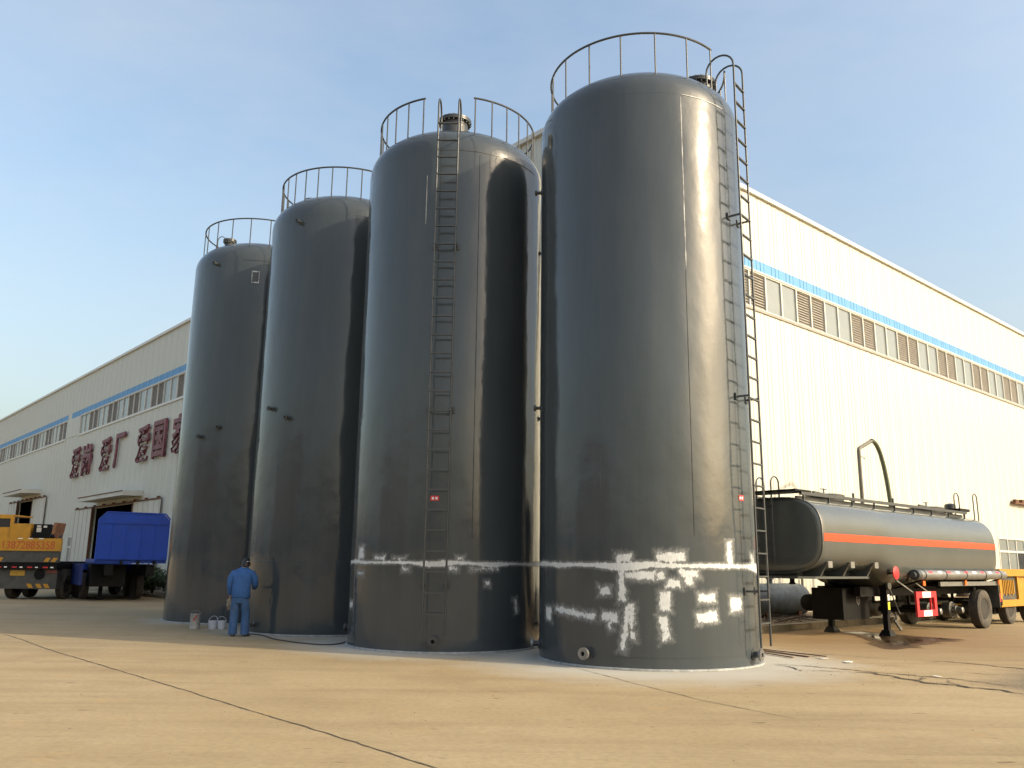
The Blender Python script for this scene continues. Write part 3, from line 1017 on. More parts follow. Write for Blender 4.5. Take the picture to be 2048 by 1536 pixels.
# chalked square with scraped paint on the far tank
sq = []
vs_, fs_, cv_ = strip_arc(7.0, 14.8, TR + .004, 9.16, 9.56, 24, 24,
                          lambda u, w: 1.6 - abs(max(abs(u - .5) / .36, abs(w - .5) / .4) - 1) * 22)
link('chalk_square', cov_mesh('chalk_square', vs_, fs_, cv_), 'tank_patch', T1)
v, f, c = strip_arc(8.6, 13.2, TR + .0052, 9.24, 9.48, 6, 4, lambda u, w: 0)
MB().add(v, f).build('scorch_mark', 'weld_dark', T1, True)
# small red stickers
for t, az, z in ((T3, -3.2, 2.78), (T4, 46, 2.72)):
    v, f, c = strip_arc(az - 2.4, az + 2.4, TR + .004, z - .045, z + .045, 4, 1, lambda u, w: 0)
    o = MB().add(v, f).build('sticker', 'red', t, True)
    for da in (-1.0, 1.0):
        v, f, c = strip_arc(az + da - .6, az + da + .6, TR + .006, z - .022, z + .022, 2, 1, lambda u, w: 0)
        MB().add(v, f).build('sticker_mark', 'refl_white', o, True)

# ------------------------------------------------------------------ tanker semi-trailer
TA = (9.19, 21.26, 0)
YA = .715
tk = thing('tanker_trailer', 'grey tanker semi-trailer with an orange stripe standing on its landing legs', 'tanker trailer', TA, BROT)

def sect(x):
    """half width, bottom, top of the barrel at x"""
    t = max(0, min(1, (x + 1.15) / 1.1))
    t = t * t * (3 - 2 * t)
    zb = 1.47 + (1.12 - 1.47) * t
    return 1.215, zb, 3.14

def barrel_ring(x, sc=1.0, n=64, e=3.0):
    hw, zb, zt = sect(x)
    zc, hz = (zb + zt) / 2, (zt - zb) / 2
    out = []
    for k in range(n):
        a = 2 * math.pi * k / n
        c, s_ = math.cos(a), math.sin(a)
        y = math.copysign(abs(c) ** (2 / e), c) * hw
        z = math.copysign(abs(s_) ** (2 / e), s_) * hz
        out.append(Vector((x, YA + y * sc, zc + z * sc)))
    return out

def barrel_y(x, z, e=3.0, sc=1.0):
    hw, zb, zt = sect(x)
    zc, hz = (zb + zt) / 2, (zt - zb) / 2
    return hw * sc * max(0, 1 - abs((z - zc) / (hz * sc)) ** e) ** (1 / e)

rg = [barrel_ring(-3.80, .25), barrel_ring(-3.80, .6), barrel_ring(-3.79, .9), barrel_ring(-3.75, .985), barrel_ring(-3.70)]
rg += [barrel_ring(-3.70 + i * .15) for i in range(1, 66)]
for i in range(1, 9):
    t = i / 8 * math.pi / 2
    rg.append(barrel_ring(6.05 + .42 * math.sin(t), 1 - .30 * (1 - math.cos(t))))
rg += [barrel_ring(6.50, .45), barrel_ring(6.51, .1)]
bd = MB().rings(rg).build('barrel', 'tanker_grey', tk, True, 50)
MB().tube([p + Vector((.0, 0, 0)) for p in barrel_ring(-3.735, 1.0)], .012, 6, closed=True).build('rim_weld', 'galv', bd, True)
def stripe(sd):
    vs, fs = [], []
    xs = [-3.69 + i * .15 for i in range(66)] + [6.05 + .42 * math.sin(t / 8 * math.pi / 2) for t in range(1, 7)]
    zs = [2.165, 2.22, 2.28, 2.335]
    for i, x in enumerate(xs):
        sc = 1.0
        if x > 6.05:
            t = math.asin(min(1, (x - 6.05) / .42))
            sc = 1 - .30 * (1 - math.cos(t))
        for z in zs:
            vs.append((x, YA + sd * (barrel_y(x, z, sc=sc) + .005), z))
    for i in range(len(xs) - 1):
        for j in range(3):
            a = i * 4 + j
            fs.append((a, a + 1, a + 5, a + 4))
    MB().add(vs, fs).build('stripe', 'orange', bd, True)
stripe(-1)
stripe(1)
# walkway round the top
wk = MB()
for sd in (-1, 1):
    y = YA + sd * .74
    wk.box(-3.72, 5.5, y - .03, y + .03, 3.18, 3.25)
    wk.box(-3.72, 5.5, y - sd * .12 - .02, y - sd * .12 + .02, 3.0, 3.16)
w = wk.build('walkway', 'steel_dark', tk)
for sd in (-1, 1):
    for i in range(9):
        x = -3.6 + i * 1.12
        MB().bar((x, YA + sd * .74, 2.95), (x, YA + sd * .74, 3.179), .04, .03, (1, 0, 0)).build('walkway_post', 'steel_dark', w)
MB().box(-4.0, -3.3, YA - .78, YA + .78, 3.252, 3.29).build('front_step', 'black', w)
MB().box(5.0, 5.7, YA - .78, YA + .78, 3.252, 3.33).build('rear_step', 'black', w)
def hatch(x):
    M = Matrix.Translation((x, YA, 0))
    h = MB().lathe([(.46, 2.98), (.46, 3.27), (.48, 3.28), (.48, 3.34), (.40, 3.37), (.05, 3.38)], 32, M).build('hatch', 'steel_dark', tk, True)
    MB().bar((x - .5, YA, 3.40), (x + .42, YA, 3.36), .05, .05).bar((x - .5, YA, 3.28), (x - .5, YA, 3.42), .05, .05, (1, 0, 0)).tube([(x, YA, 3.3), (x, YA, 3.52)], .018, 6).tube([(x - .16, YA, 3.5), (x + .16, YA, 3.5)], .012, 6).build('clamp_bar', 'steel_dark', h)
hatch(-1.3)
hatch(4.6)
for x in (.2, 2.45):
    MB().lathe([(.03, 3.0), (.03, 3.3), (.1, 3.3), (.1, 3.34), (.05, 3.36), (.03, 3.38), (.03, 3.5)], 14, Matrix.Translation((x, YA, 0))).build('vent_valve', 'steel_dark', tk, True)
MB().lathe([(.06, 3.0), (.06, 3.3), (.16, 3.34), (.16, 3.5), (.12, 3.54), (.02, 3.56)], 20, Matrix.Translation((6.05, YA - .1, 0))).build('vent_cap', 'steel_dark', tk, True)
def hoop(p0, p1, ztop, zb0, zb1, name='grab_hoop', r=.018):
    p0, p1 = Vector(p0), Vector(p1)
    c = (p0 + p1) / 2
    rr = (p1 - p0).length / 2
    d = (p1 - p0).normalized()
    pts = [Vector((p0.x, p0.y, zb0))]
    for i in range(13):
        t = math.pi * i / 12
        q = c - d * (rr * math.cos(t))
        pts.append(Vector((q.x, q.y, ztop - rr + rr * math.sin(t))))
    pts.append(Vector((p1.x, p1.y, zb1)))
    return MB().tube(pts, r, 8).build(name, 'steel_dark', tk, True, 60)
hoop((5.75, YA - .35, 0), (6.1, YA - .35, 0), 3.85, 3.0, 3.3)
hoop((6.1, YA - .75, 0), (6.4, YA - .75, 0), 3.82, 3.0, 2.9)
for y in (.6, .98):
    hoop((-3.88, y, 0), (-3.55, y, 0), 3.62, 1.62, 3.02)
fl = MB()
for i in range(5):
    fl.box(-3.9, -3.86, .6, .98, 1.75 + i * .3, 1.78 + i * .3)
fl.build('front_ladder', 'steel_dark', tk)
# front frame: rub plate, gussets and beams under the barrel
pl = [(-3.9, 0.05), (-3.6, -.2), (-1.2, -.2), (-.7, .0), (-.7, 1.43), (-1.2, 1.63), (-3.6, 1.63), (-3.9, 1.38)]
MB().prism([(x, y) for x, y in pl], Matrix.Translation((0, 0, 1.36)), .05).build('coupling_plate', 'tanker_grey', tk)
MB().lathe([(.05, 1.22), (.08, 1.24), (.05, 1.28), (.05, 1.36)], 16, Matrix.Translation((-3.0, YA, 0))).build('king_pin', 'black', tk, True)
for x in (-3.35, -2.35, -1.2):
    for sd in (-1, 1):
        yo = YA + sd * 1.08
        yi = YA + sd * .35
        gg = MB().add([(x - .03, yo, 1.72), (x + .03, yo, 1.72), (x - .03, yi, 1.41), (x + .03, yi, 1.41), (x - .03, YA + sd * .9, 1.41), (x + .03, YA + sd * .9, 1.41), (x - .03, yi, 1.6), (x + .03, yi, 1.6)],
              [(0, 4, 2, 6), (1, 7, 3, 5), (0, 1, 5, 4), (4, 5, 3, 2), (2, 3, 7, 6), (6, 7, 1, 0)]).build('saddle_bracket', 'tanker_grey', tk)
        if sd < 0:
            MB().box(x - .09, x + .09, YA - 1.145, YA - 1.13, 1.60, 1.74).build('bracket_plate', 'galv', gg)
MB().box(-3.6, -.8, YA - .5, YA + .5, 1.412, 1.56).build('front_beam', 'tanker_grey', tk)
MB().box(-.9, 6.2, YA - .55, YA - .4, .93, 1.16).box(-.9, 6.2, YA + .4, YA + .55, .93, 1.16).build('chassis_rail', 'black', tk)
cx = MB()
for i in range(8):
    cx.box(-.6 + i * .95, -.5 + i * .95, YA - .4, YA + .4, 1.0, 1.1)
cx.build('cross_member', 'black', tk)
# landing legs
for y in (0.0, 1.43):
    l = MB().box(-.085, .085, y - .085, y + .085, .52, 1.36).build('landing_leg', 'black', tk)
    MB().box(-.062, .062, y - .062, y + .062, .08, .52).build('inner_leg', 'black', l)
    MB().add([(-.17, y - .15, .0), (.17, y - .15, 0), (.17, y + .15, 0), (-.17, y + .15, 0), (-.09, y - .09, .14), (.09, y - .09, .14), (.09, y + .09, .14), (-.09, y + .09, .14)],
             [(3, 2, 1, 0), (4, 5, 6, 7), (0, 1, 5, 4), (1, 2, 6, 5), (2, 3, 7, 6), (3, 0, 4, 7)]).build('foot', 'black', l)
    MB().lathe([(.1, 0), (.1, .05)], 16, axis_m((0, y - .09, 1.2), (0, -1, 0))).build('gear_box', 'grey_dirty', l, True)
    if y == 0:
        MB().box(-.05, .05, -.09, -.086, .62, .8).build('warning_label', simple('yellow label', (0.7, 0.72, 0.04), 0.5, var=0.1), l)
        MB().box(-.04, .05, -.09, -.086, .84, .98).build('warning_label', 'refl_white', l)
MB().bar((0, .05, .95), (0, 1.38, .95), .05, .05).build('leg_brace', 'black', tk)
MB().bar((.15, -.05, 1.15), (.75, .0, .5), .02, .02).bar((.5, .0, .55), (.55, .0, .28), .03, .03).bar((.38, -.02, .36), (.7, -.02, .12), .05, .07).build('crank_rod', 'galv', tk)
# tank box between the legs with a shield emblem
bx = MB().box(-1.2, .1, YA - .25, YA + .55, .38, 1.12).build('storage_box', 'black', tk)
em = [(-.09, .1), (.09, .1), (.09, -.03), (0, -.12), (-.09, -.03)]
ei = [(x * .72, y * .72) for x, y in em]
ME = Matrix(((1, 0, 0, -.45), (0, 0, 1, YA - .256), (0, 1, 0, .83), (0, 0, 0, 1)))
m_ = MB()
for i in range(5):
    a, b, c, d = em[i], em[(i + 1) % 5], ei[(i + 1) % 5], ei[i]
    m_.prism([a, b, c, d], ME, -.004)
m_.prism([(-.04, .04), (-.01, .04), (-.01, -.05), (-.04, -.05)], ME, -.004).prism([(.01, .04), (.045, .04), (.045, .0), (.01, -.05)], ME, -.004)
m_.build('emblem', 'galv', bx)
MB().lathe([(.02, 0), (.2, .04), (.21, .1), (.21, .85), (.2, .91), (.02, .95)], 24, axis_m((-1.1, YA + .75, .75), (1, 0, 0))).build('air_tank', 'black', tk, True)
# side guard frames with red and white film
def guard(y, name, mat, mats):
    u0, u1, z0, z1 = .62, 1.78, .45, 1.05
    f = MB().box(u0, u0 + .13, y, y + .05, z0, z1).box(u1 - .13, u1, y, y + .05, z0, z1).box(u0 + .13, u1 - .13, y + .002, y + .048, z0, z0 + .15).box(u0 + .13, u1 - .13, y + .002, y + .048, z1 - .15, z1)
    g = f.build(name, mat, tk)
    for z in (z0 + .005, z1 - .145):
        MB().box(u0 + .34, u1 - .34, y - .004, y, z, z + .14).build('white_film', mats, g)
    MB().box(u0 + .2, u0 + .24, y + .05, y + .09, z0 + .03, z1 - .03).box(u1 - .24, u1 - .2, y + .05, y + .09, z0 + .03, z1 - .03).build('guard_tube', mat, g)
    for x in (u0 + .05, u1 - .25):
        MB().bar((x, y + .05, z1 - .05), (x - .55, y + .35, z1 + .35), .025, .025).build('guard_strut', 'galv', g)
guard(-.5, 'side_guard', 'red', 'refl_white')
MB().box(-.05, .08, 1.86, 1.9, .5, 1.05).box(.58, .7, 1.86, 1.9, .5, 1.05).box(.08, .58, 1.862, 1.898, .93, 1.05).box(.08, .58, 1.862, 1.898, .5, .62).build('side_guard', 'rust', tk)
# reflector, hose tube, lamps
MB().lathe([(.155, 0), (.155, .02), (.13, .03), (.01, .035)], 28, axis_m((-.42, -.5, 1.5), (0, -1, 0))).build('reflector', 'red', tk, True)
MB().bar((-.42, -.48, 1.5), (-.42, .0, 1.45), .04, .04).build('reflector_arm', 'black', tk)
hz_ = 1.455
tb = MB().tube([(.72, -.52, hz_), (6.35, -.52, hz_), (6.5, -.52, hz_), (6.55, -.52, hz_)], [.125, .125, .1, .03], 24).build('hose_tube', 'galv', tk, True)
MB().tube([(.45, -.52, hz_), (.55, -.52, hz_), (.56, -.52, hz_), (.74, -.52, hz_)], [.07, .07, .128, .128], 24).build('tube_cap', 'steel_dark', tb, True, 30)
for x in (.95, 2.2, 3.5, 4.85, 6.0):
    MB().tube([(x - .02, -.52, hz_), (x + .02, -.52, hz_)], .131, 24).build('tube_strap', 'black', tb, True, 30)
    MB().bar((x, -.52, 1.33), (x, .2, 1.1), .04, .04).build('tube_arm', 'black', tb)
for i in range(9):
    x = 1.15 + i * .56
    MB().add([(x, -.52 - .1275 * math.cos(a), hz_ + .1275 * math.sin(a)) for a in (.35, .6, .85)] + [(x + .22, -.52 - .1275 * math.cos(a), hz_ + .1275 * math.sin(a)) for a in (.35, .6, .85)],
             [(0, 1, 4, 3), (1, 2, 5, 4)]).build('reflective_tape', 'refl_white' if i % 2 else 'red', tb)
for x in (1.0, 3.6, 6.0):
    MB().box(x - .06, x + .06, -.56, -.53, 1.19, 1.31).build('marker_lamp', 'amber', tk)
# mudguard, axles and wheels
mg = MB().box(2.1, 6.05, -.5, -.44, 1.17, 1.28).build('mudguard', 'galv', tk)
MB().box(2.1, 6.0, -.44, .1, 1.17, 1.2).box(2.1, 6.0, 1.33, 1.9, 1.17, 1.2).build('mudguard_top', 'black', mg)
MB().box(6.05, 6.09, -.5, .12, .55, 1.2).build('mud_flap', 'grey_dirty', tk)
MB().box(6.3, 6.4, -.45, 1.88, .6, .78).build('rear_bumper', 'black', tk)
MB().box(6.1, 6.16, -.5, -.3, .7, .95).build('tail_lamp', 'red', tk)

def tyre_mesh(R=.53, W=.29, rim=.28, blocks=44):
    m = MB()
    h = W / 2
    prof = [(rim, -h * .72), (rim + .05, -h * .95), (R - .12, -h), (R - .04, -h * .93), (R - .015, -h * .8)]
    m.lathe(prof + [(r, -z) for r, z in prof[::-1]], 56, cap=False)
    for i in range(blocks):
        a = 2 * math.pi * i / blocks
        for j, (z0, z1) in enumerate(((-h * .86, -h * .45), (-h * .38, -h * .03), (h * .03, h * .38), (h * .45, h * .86))):
            da = (math.pi / blocks) * (.62)
            a2 = a + (math.pi / blocks) * (j % 2)
            lo, hi = R - .03, R - (.012 if j in (0, 3) else 0)
            vs = [(r * math.cos(t), r * math.sin(t), z) for z in (z0, z1) for r, t in ((lo, a2 - da), (hi, a2 - da), (hi, a2 + da), (lo, a2 + da))]
            m.add(vs, [(0, 3, 2, 1), (4, 5, 6, 7), (0, 1, 5, 4), (1, 2, 6, 5), (2, 3, 7, 6)])
    me = m.mesh('tyre', True, 30)
    me.materials.append(MAT['rubber'])
    return me
TYRE = tyre_mesh()
def rim_mesh(rim=.28, W=.29):
    h = W / 2
    m = MB().lathe([(rim + .005, -h * .75), (rim, -h * .8), (rim - .02, -h * .7), (rim - .03, -h * .3), (rim - .045, h * .5), (.16, h * .7), (.12, h * .6), (.10, h * .1), (.08, h * .05), (.01, h * .05)], 32)
    m.lathe([(rim, h * .75), (rim - .03, h * .6), (rim - .045, h * .52)], 32, cap=False)
    for i in range(10):
        a = 2 * math.pi * i / 10
        m.lathe([(.016, .03), (.016, .12)], 6, Matrix.Translation((.19 * math.cos(a), .19 * math.sin(a), 0)))
    me = m.mesh('rim', True, 35)
    me.materials.append(MAT['rim'])
    return me
RIM = rim_mesh()
def wheel(parent, x, y, z=.53, out=-1, name='wheel'):
    """axis along y, dished outer face towards out"""
    t = link(name, TYRE, None, parent, (x, y, z), (R_(90) * (1 if out < 0 else -1), 0, 0))
    link('rim', RIM, None, t, (0, 0, 0), (math.pi, 0, 0))
    return t
for y, o in ((-.28, -1), (1.71, 1)):
    wheel(tk, 5.15, y, .53, o)
for x in (2.35, 3.75, 5.15):
    ax = MB().tube([(x, -.1, .53), (x, 1.53, .53)], .075, 12).build('axle', 'black', tk, True)
    for sd in (-1, 1):
        M = axis_m((x, YA + sd * .55, .53), (0, sd, 0))
        MB().lathe([(.1, 0), (.2, .02), (.21, .22), (.215, .24), (.19, .25), (.13, .27), (.12, .36), (.095, .38), (.085, .5), (.07, .52)], 28, M).build('brake_drum', 'grey_dirty', ax, True, 30)
        MB().lathe([(.075, .521), (.06, .53), (.01, .531)], 20, M).build('hub_cap', 'galv', ax, True)
        b = MB()
        for i in range(10):
            a = 2 * math.pi * i / 10
            b.lathe([(.012, .25), (.012, .33)], 6, M @ Matrix.Translation((.165 * math.cos(a), .165 * math.sin(a), 0)))
        b.build('wheel_studs', 'galv', ax)
        MB().bar((x - .5, YA + sd * .47, .72), (x + .5, YA + sd * .47, .72), .08, .06).bar((x - .5, YA + sd * .47, .72), (x - .5, YA + sd * .47, .95), .06, .06, (1, 0, 0)).build('leaf_spring', 'black', ax)

# ------------------------------------------------------------------ filling standpipe, old tank, clutter by the sunlit wall
sp = thing('standpipe', 'tall grey water standpipe with a green hose arching down behind the tanker', 'standpipe', BCO, BROT)
Y0 = -3.2
MB().tube([(9.2, Y0, .1), (9.2, Y0, 5.35)], .062, 12).tube([(9.2, Y0, 5.28), (9.22, Y0, 5.4), (9.35, Y0, 5.46), (10.05, Y0, 5.72), (10.2, Y0, 5.75)], .06, 12).build('pipe', 'pipe', sp, True, 60)
hp_ = []
for i in range(19):
    t = i / 18
    hp_.append((10.15 + 1.15 * (1 - (1 - t) ** 1.9), Y0, 5.76 + .25 * t - 4.4 * t ** 1.9))
MB().tube(hp_, .072, 12).build('hose', 'hose', sp, True, 60)
MB().tube([(9.25, Y0, 5.2), (9.5, Y0 - .05, 5.08)], .012, 6).tube([(9.4, Y0 - .05, 5.1), (9.62, Y0 - .05, 5.15)], .01, 6).build('valve_lever', 'galv', sp)
ot = thing('old_tank', 'weathered blue grey steel tank lying on the soil by the wall, behind the ladder', 'tank', BCO, BROT)
MB().lathe([(.02, -.04), (.3, -.03), (.43, .02), (.5, .12), (.5, 2.9), (.43, 3.0), (.02, 3.05)], 36, axis_m((4.9, -1.5, .62), (1, 0, 0))).build('barrel', 'tank2', ot, True, 50)
MB().box(5.4, 5.6, -1.9, -1.1, .13, .3).box(7.2, 7.4, -1.9, -1.1, .13, .3).build('cradle', 'rust', ot)
MB().tube([(5.2, -1.5, 1.1), (5.2, -1.5, 1.4), (7.5, -1.5, 1.4), (7.5, -1.5, 1.1)], .03, 8).build('top_rail', 'galv', ot, True)
MB().lathe([(.08, 1.1), (.08, 1.24), (.12, 1.24), (.12, 1.28)], 14, Matrix.Translation((6.3, -1.5, 0))).build('filler_neck', 'tank2', ot, True)
for k, (a, b, lab) in enumerate((((4.93, 17.01), (5.45, 16.0), 'long rusty flat bar lying on the ground beside the sunlit tank'),
                                 ((4.79, 16.52), (5.09, 15.78), 'short rusty flat bar nearest the flanged outlet of the sunlit tank'),
                                 ((4.95, 17.15), (5.75, 15.95), 'thin rusty bar lying farthest from the sunlit tank'))):
    tag(MB().bar((a[0], a[1], .018 + .006 * k), (b[0], b[1], .014 + .006 * k), .055 - .012 * k, .016).build('steel_bar', 'rust'), lab, 'steel bar', 'bars on the ground by the tank')
# dry branches on the soil strip
br = MB()
r_ = random.Random(12)
for i in range(26):
    a = Vector((r_.uniform(3.6, 7.6), r_.uniform(-3.5, -2.5), .14))
    an = r_.uniform(-.6, .6)
    L = r_.uniform(.5, 1.3)
    b_ = a + Vector((math.cos(an) * L, math.sin(an) * L, r_.uniform(0, .16)))
    br.tube([a, a.lerp(b_, .5) + Vector((0, 0, r_.uniform(.02, .12))), b_], .011, 5)
bo = br.build('dry_branches', 'bark', loc=BCO, rot=(0, 0, BROT))
tag(bo, 'pile of dry dark branches on the soil strip behind the ladder', 'branches')
for i, (x, y, sx, lab) in enumerate(((5.6, 15.75, .16, 'white paper scrap on the ground nearest the rusty bars'), (5.85, 15.2, .2, 'middle one of three white paper scraps, in front of the landing legs'), (6.45, 13.35, .13, 'white paper scrap lying beside the long crack'))):
    rr_ = random.Random(i)
    pts = [(sx * (.5 + .3 * rr_.random()) * math.cos(t), sx * .55 * (.5 + .3 * rr_.random()) * math.sin(t), .012 + .012 * rr_.random()) for t in [k * math.pi / 4 for k in range(8)]]
    m = MB().add(pts + [(p[0], p[1], p[2] - .003) for p in pts], [tuple(range(8)), tuple(range(15, 7, -1))] + [(k, (k + 1) % 8, 8 + (k + 1) % 8, 8 + k) for k in range(8)])
    tag(m.build('paper_scrap', 'paper', loc=(x, y, 0), rot=(0, 0, i)), lab, 'paper', 'scraps of paper')

# ------------------------------------------------------------------ yellow machine behind the tanker
ym = thing('yellow_machine', 'yellow machine with a panelled engine housing parked behind the tanker', 'machine', (9.19 + .749 * 7.15 + .12, 21.26 + .6626 * 7.15 - .1, 0), BROT)
MB().box(0, 3.4, 0, 2.3, .52, .72).box(0, .14, 0, .14, .72, 1.45).box(1.5, 1.62, 0, .14, .72, 1.45).box(3.26, 3.4, 0, .14, .72, 1.45).box(0, 3.4, .1, 2.3, 1.45, 1.62).box(-.05, 3.45, -.05, .1, 1.42, 1.63).build('housing', 'yellow', ym)
MB().box(.14, 1.5, .06, .1, .72, 1.42).build('grille_panel', 'grey_dirty', ym)
MB().box(1.62, 3.26, .06, .1, .72, 1.42).build('grille_panel', 'yellow', ym)
gb = MB()
for i in range(8):
    gb.box(.25 + i * .14, .3 + i * .14, .03, .06, .85 + .05 * (i % 2), 1.3)
gb.build('grille_bars', 'yellow', ym)
MB().tube([(.35, .5, 1.62), (.35, .5, 1.78)], .06, 10).build('beacon', 'yellow', ym, True)
MB().box(.2, 3.2, .3, 2.0, .3, .52).build('chassis', 'black', ym)
for x in (.9, 2.7):
    for y, o in ((.18, -1), (2.1, 1)):
        w_ = wheel(ym, x, y, .45, o)
        w_.scale = (.85, .85, .9)

# ------------------------------------------------------------------ crane truck at far left
ct = thing('crane_truck', 'yellow crane truck at the left edge, seen from behind, with a red phone number', 'crane truck', (-19.2, 34.3, 0), R_(3))
MB().box(-1.27, 1.25, 0, .12, 1.90, 2.40).build('rear_panel', 'yellow', ct)
num = fit_mesh(text_mesh('13872885358', .003, .004), 2.02, .30)
num.transform(Matrix(((1, 0, 0, 0), (0, 0, -1, 0), (0, 1, 0, 0), (0, 0, 0, 1))))
link('phone_number', num, 'red_letter', ct, (.0, -.004, 2.13))
MB().box(-1.27, 1.22, .04, .15, 1.46, 1.90).build('lower_panel', 'grey_dirty', ct)
for x in (-1.05, .78, 1.06):
    MB().add([(x - .16, .034, 1.48), (x + .02, .034, 1.48), (x + .12, .034, 1.64), (x - .06, .034, 1.64), (x - .16, .04, 1.48), (x + .02, .04, 1.48), (x + .12, .04, 1.64), (x - .06, .04, 1.64)],
             [(0, 1, 2, 3), (7, 6, 5, 4), (0, 4, 5, 1), (1, 5, 6, 2), (2, 6, 7, 3), (3, 7, 4, 0)]).build('hazard_stripe', 'yellow', ct)
MB().box(-1.2, 1.15, .1, .6, 1.2, 1.455).build('bumper_beam', 'black', ct)
for i in range(8):
    x = -1.2 + i * .3
    MB().box(x, x + (.11 if i % 2 else .19), .094, .1, 1.24, 1.285).build('reflective_tape', 'refl_white' if i % 2 else 'red', ct)
for x in (-.45, -.05, .36):
    MB().box(x, x + .18, -.006, 0, 2.37, 2.40).build('reflective_tape', 'refl_white', ct)
MB().box(-1.2, 1.1, .3, .7, .42, 1.195).build('rear_frame', 'grey_dirty', ct)
MB().box(-.72, -.16, .27, .3, .93, 1.14).build('number_plate', simple('yellow plate', (0.45, 0.26, 0.03), 0.5, var=0.15), ct)
MB().box(.7, 1.08, .27, .3, 1.04, 1.15).build('tail_lamp', simple('dull red lens', (0.22, 0.05, 0.03), 0.4), ct)
MB().lathe([(.2, 0), (.2, .05)], 18, axis_m((.42, .3, .99), (0, -1, 0))).build('round_recess', 'black', ct, True)
for x in (.2, .55, .85):
    MB().add([(x - .16, .292, .46), (x + .02, .292, .46), (x - .08, .292, .62), (x - .26, .292, .62), (x - .16, .3, .46), (x + .02, .3, .46), (x - .08, .3, .62), (x - .26, .3, .62)],
             [(0, 1, 2, 3), (7, 6, 5, 4), (0, 4, 5, 1), (1, 5, 6, 2), (2, 6, 7, 3), (3, 7, 4, 0)]).build('hazard_stripe', 'yellow', ct)
MB().box(-1.1, 1.1, .5, 9.0, .75, 1.2).build('carrier_frame', 'grey_dirty', ct)
MB().box(-1.1, 1.05, .5, 8.0, 1.2, 1.5).build('deck', 'black', ct)
MB().box(-1.15, -.35, .7, 2.6, 2.4, 3.0).build('counterweight', 'yellow', ct)
for yy in (.6, 1.4):
    MB().box(-.2, .5, yy, yy + .06, 2.42, 2.98).build('winch_plate', 'black', ct)
MB().lathe([(.2, -.2), (.2, .6)], 20, axis_m((-.1, 1.0, 2.7), (1, 0, 0))).build('winch_drum', 'grey_dirty', ct, True)
MB().box(-.06, .12, .58, .6, 2.66, 2.84).box(.2, .34, .58, .6, 2.84, 2.92).box(-.06, .1, .58, .6, 2.86, 2.93).build('winch_guard', 'cream_door', ct)
MB().add([(.5, .6, 2.4), (.62, .6, 2.4), (.72, .6, 3.05), (.6, .6, 3.05), (.5, 1.4, 2.4), (.62, 1.4, 2.4), (.72, 1.4, 3.05), (.6, 1.4, 3.05)],
         [(0, 1, 2, 3), (7, 6, 5, 4), (0, 4, 5, 1), (1, 5, 6, 2), (2, 6, 7, 3), (3, 7, 4, 0)]).build('winch_side', simple('rust brown paint', (0.26, 0.12, 0.05), 0.6), ct)
MB().lathe([(.09, 2.4), (.1, 2.5), (.04, 2.58)], 12, Matrix.Translation((.72, .3, 0))).build('deck_lamp', 'black', ct, True)
MB().lathe([(.05, 2.4), (.06, 2.52), (.02, 2.55)], 10, Matrix.Translation((1.08, .25, 0))).build('deck_lamp', 'grey_dirty', ct, True)
cb = MB().box(-2.0, -1.95, .8, 2.4, 2.4, 3.35).box(-1.25, -1.15, .8, .9, 2.4, 3.2).box(-2.0, -1.15, .8, .9, 3.2, 3.3).box(-2.0, -1.15, .8, 2.4, 3.3, 3.36).box(-1.95, -1.25, .8, .88, 2.4, 2.85).build('operator_cab', 'yellow', ct)
MB().box(-1.95, -1.25, .83, .85, 2.85, 3.2).build('cab_window', 'dark_glass', cb)
for yy in (1.3, 2.65, 6.5):
    for x, o in ((-1.02, -1), (.98, 1)):
        w_ = link('wheel', TYRE, None, ct, (x, yy, .53), (0, R_(90) * o, 0))
        link('rim', RIM, None, w_, (0, 0, 0), (math.pi, 0, 0) if o < 0 else (0, 0, 0))

# ------------------------------------------------------------------ blue lowbed trailer
HB0, HB1 = Vector((-15.95, 33.15, 0)), Vector((-13.75, 34.55, 0))
ang = math.atan2(HB1.y - HB0.y, HB1.x - HB0.x)
bt_ = thing('blue_trailer', 'blue flatbed trailer with a tall chamfered headboard near the farthest tank', 'trailer', HB0, ang)
BW = (HB1 - HB0).length
hbp = [(0, 1.60), (0, 3.12), (.27, 3.42), (BW - .27, 3.42), (BW, 3.15), (BW, 1.60)]
MXZ = Matrix(((1, 0, 0, 0), (0, 0, 1, 0), (0, 1, 0, 0), (0, 0, 0, 1)))
hb = MB().prism(hbp, MXZ, .1).build('headboard', 'blue', bt_)
MB().bar((0, .0, 1.56), (0, .0, 3.12), .06, .06, (1, 0, 0)).bar((0, 0, 3.12), (.27, 0, 3.42), .06, .05).bar((.27, 0, 3.42), (BW - .2, 0, 3.42), .06, .05).bar((BW - .2, 0, 3.42), (BW, 0, 3.2), .06, .05).bar((.05, -.02, 3.0), (BW - .05, -.02, 3.0), .02, .04).build('headboard_rim', 'blue', hb)
for x in (.55, 1.05, 1.6, 2.1):
    MB().box(x - .03, x + .03, -.025, -.002, 1.6, 2.95).build('headboard_rib', 'blue', hb)
MB().box(0, BW, .1, 3.0, 1.47, 1.62).box(-.35, BW + .0, 3.0, 9.5, 1.18, 1.42).build('bed', 'blue', bt_)
MB().box(.4, .7, .2, 9.4, 1.0, 1.4).box(BW - .7, BW - .4, .2, 9.4, 1.0, 1.4).build('chassis_rail', 'black', bt_)
MB().box(-.42, -.3, .6, 9.6, .62, 1.42).build('side_skirt', simple('dark blue skirt paint', (0.005, 0.02, 0.12), 0.5, spec=0.3), bt_)
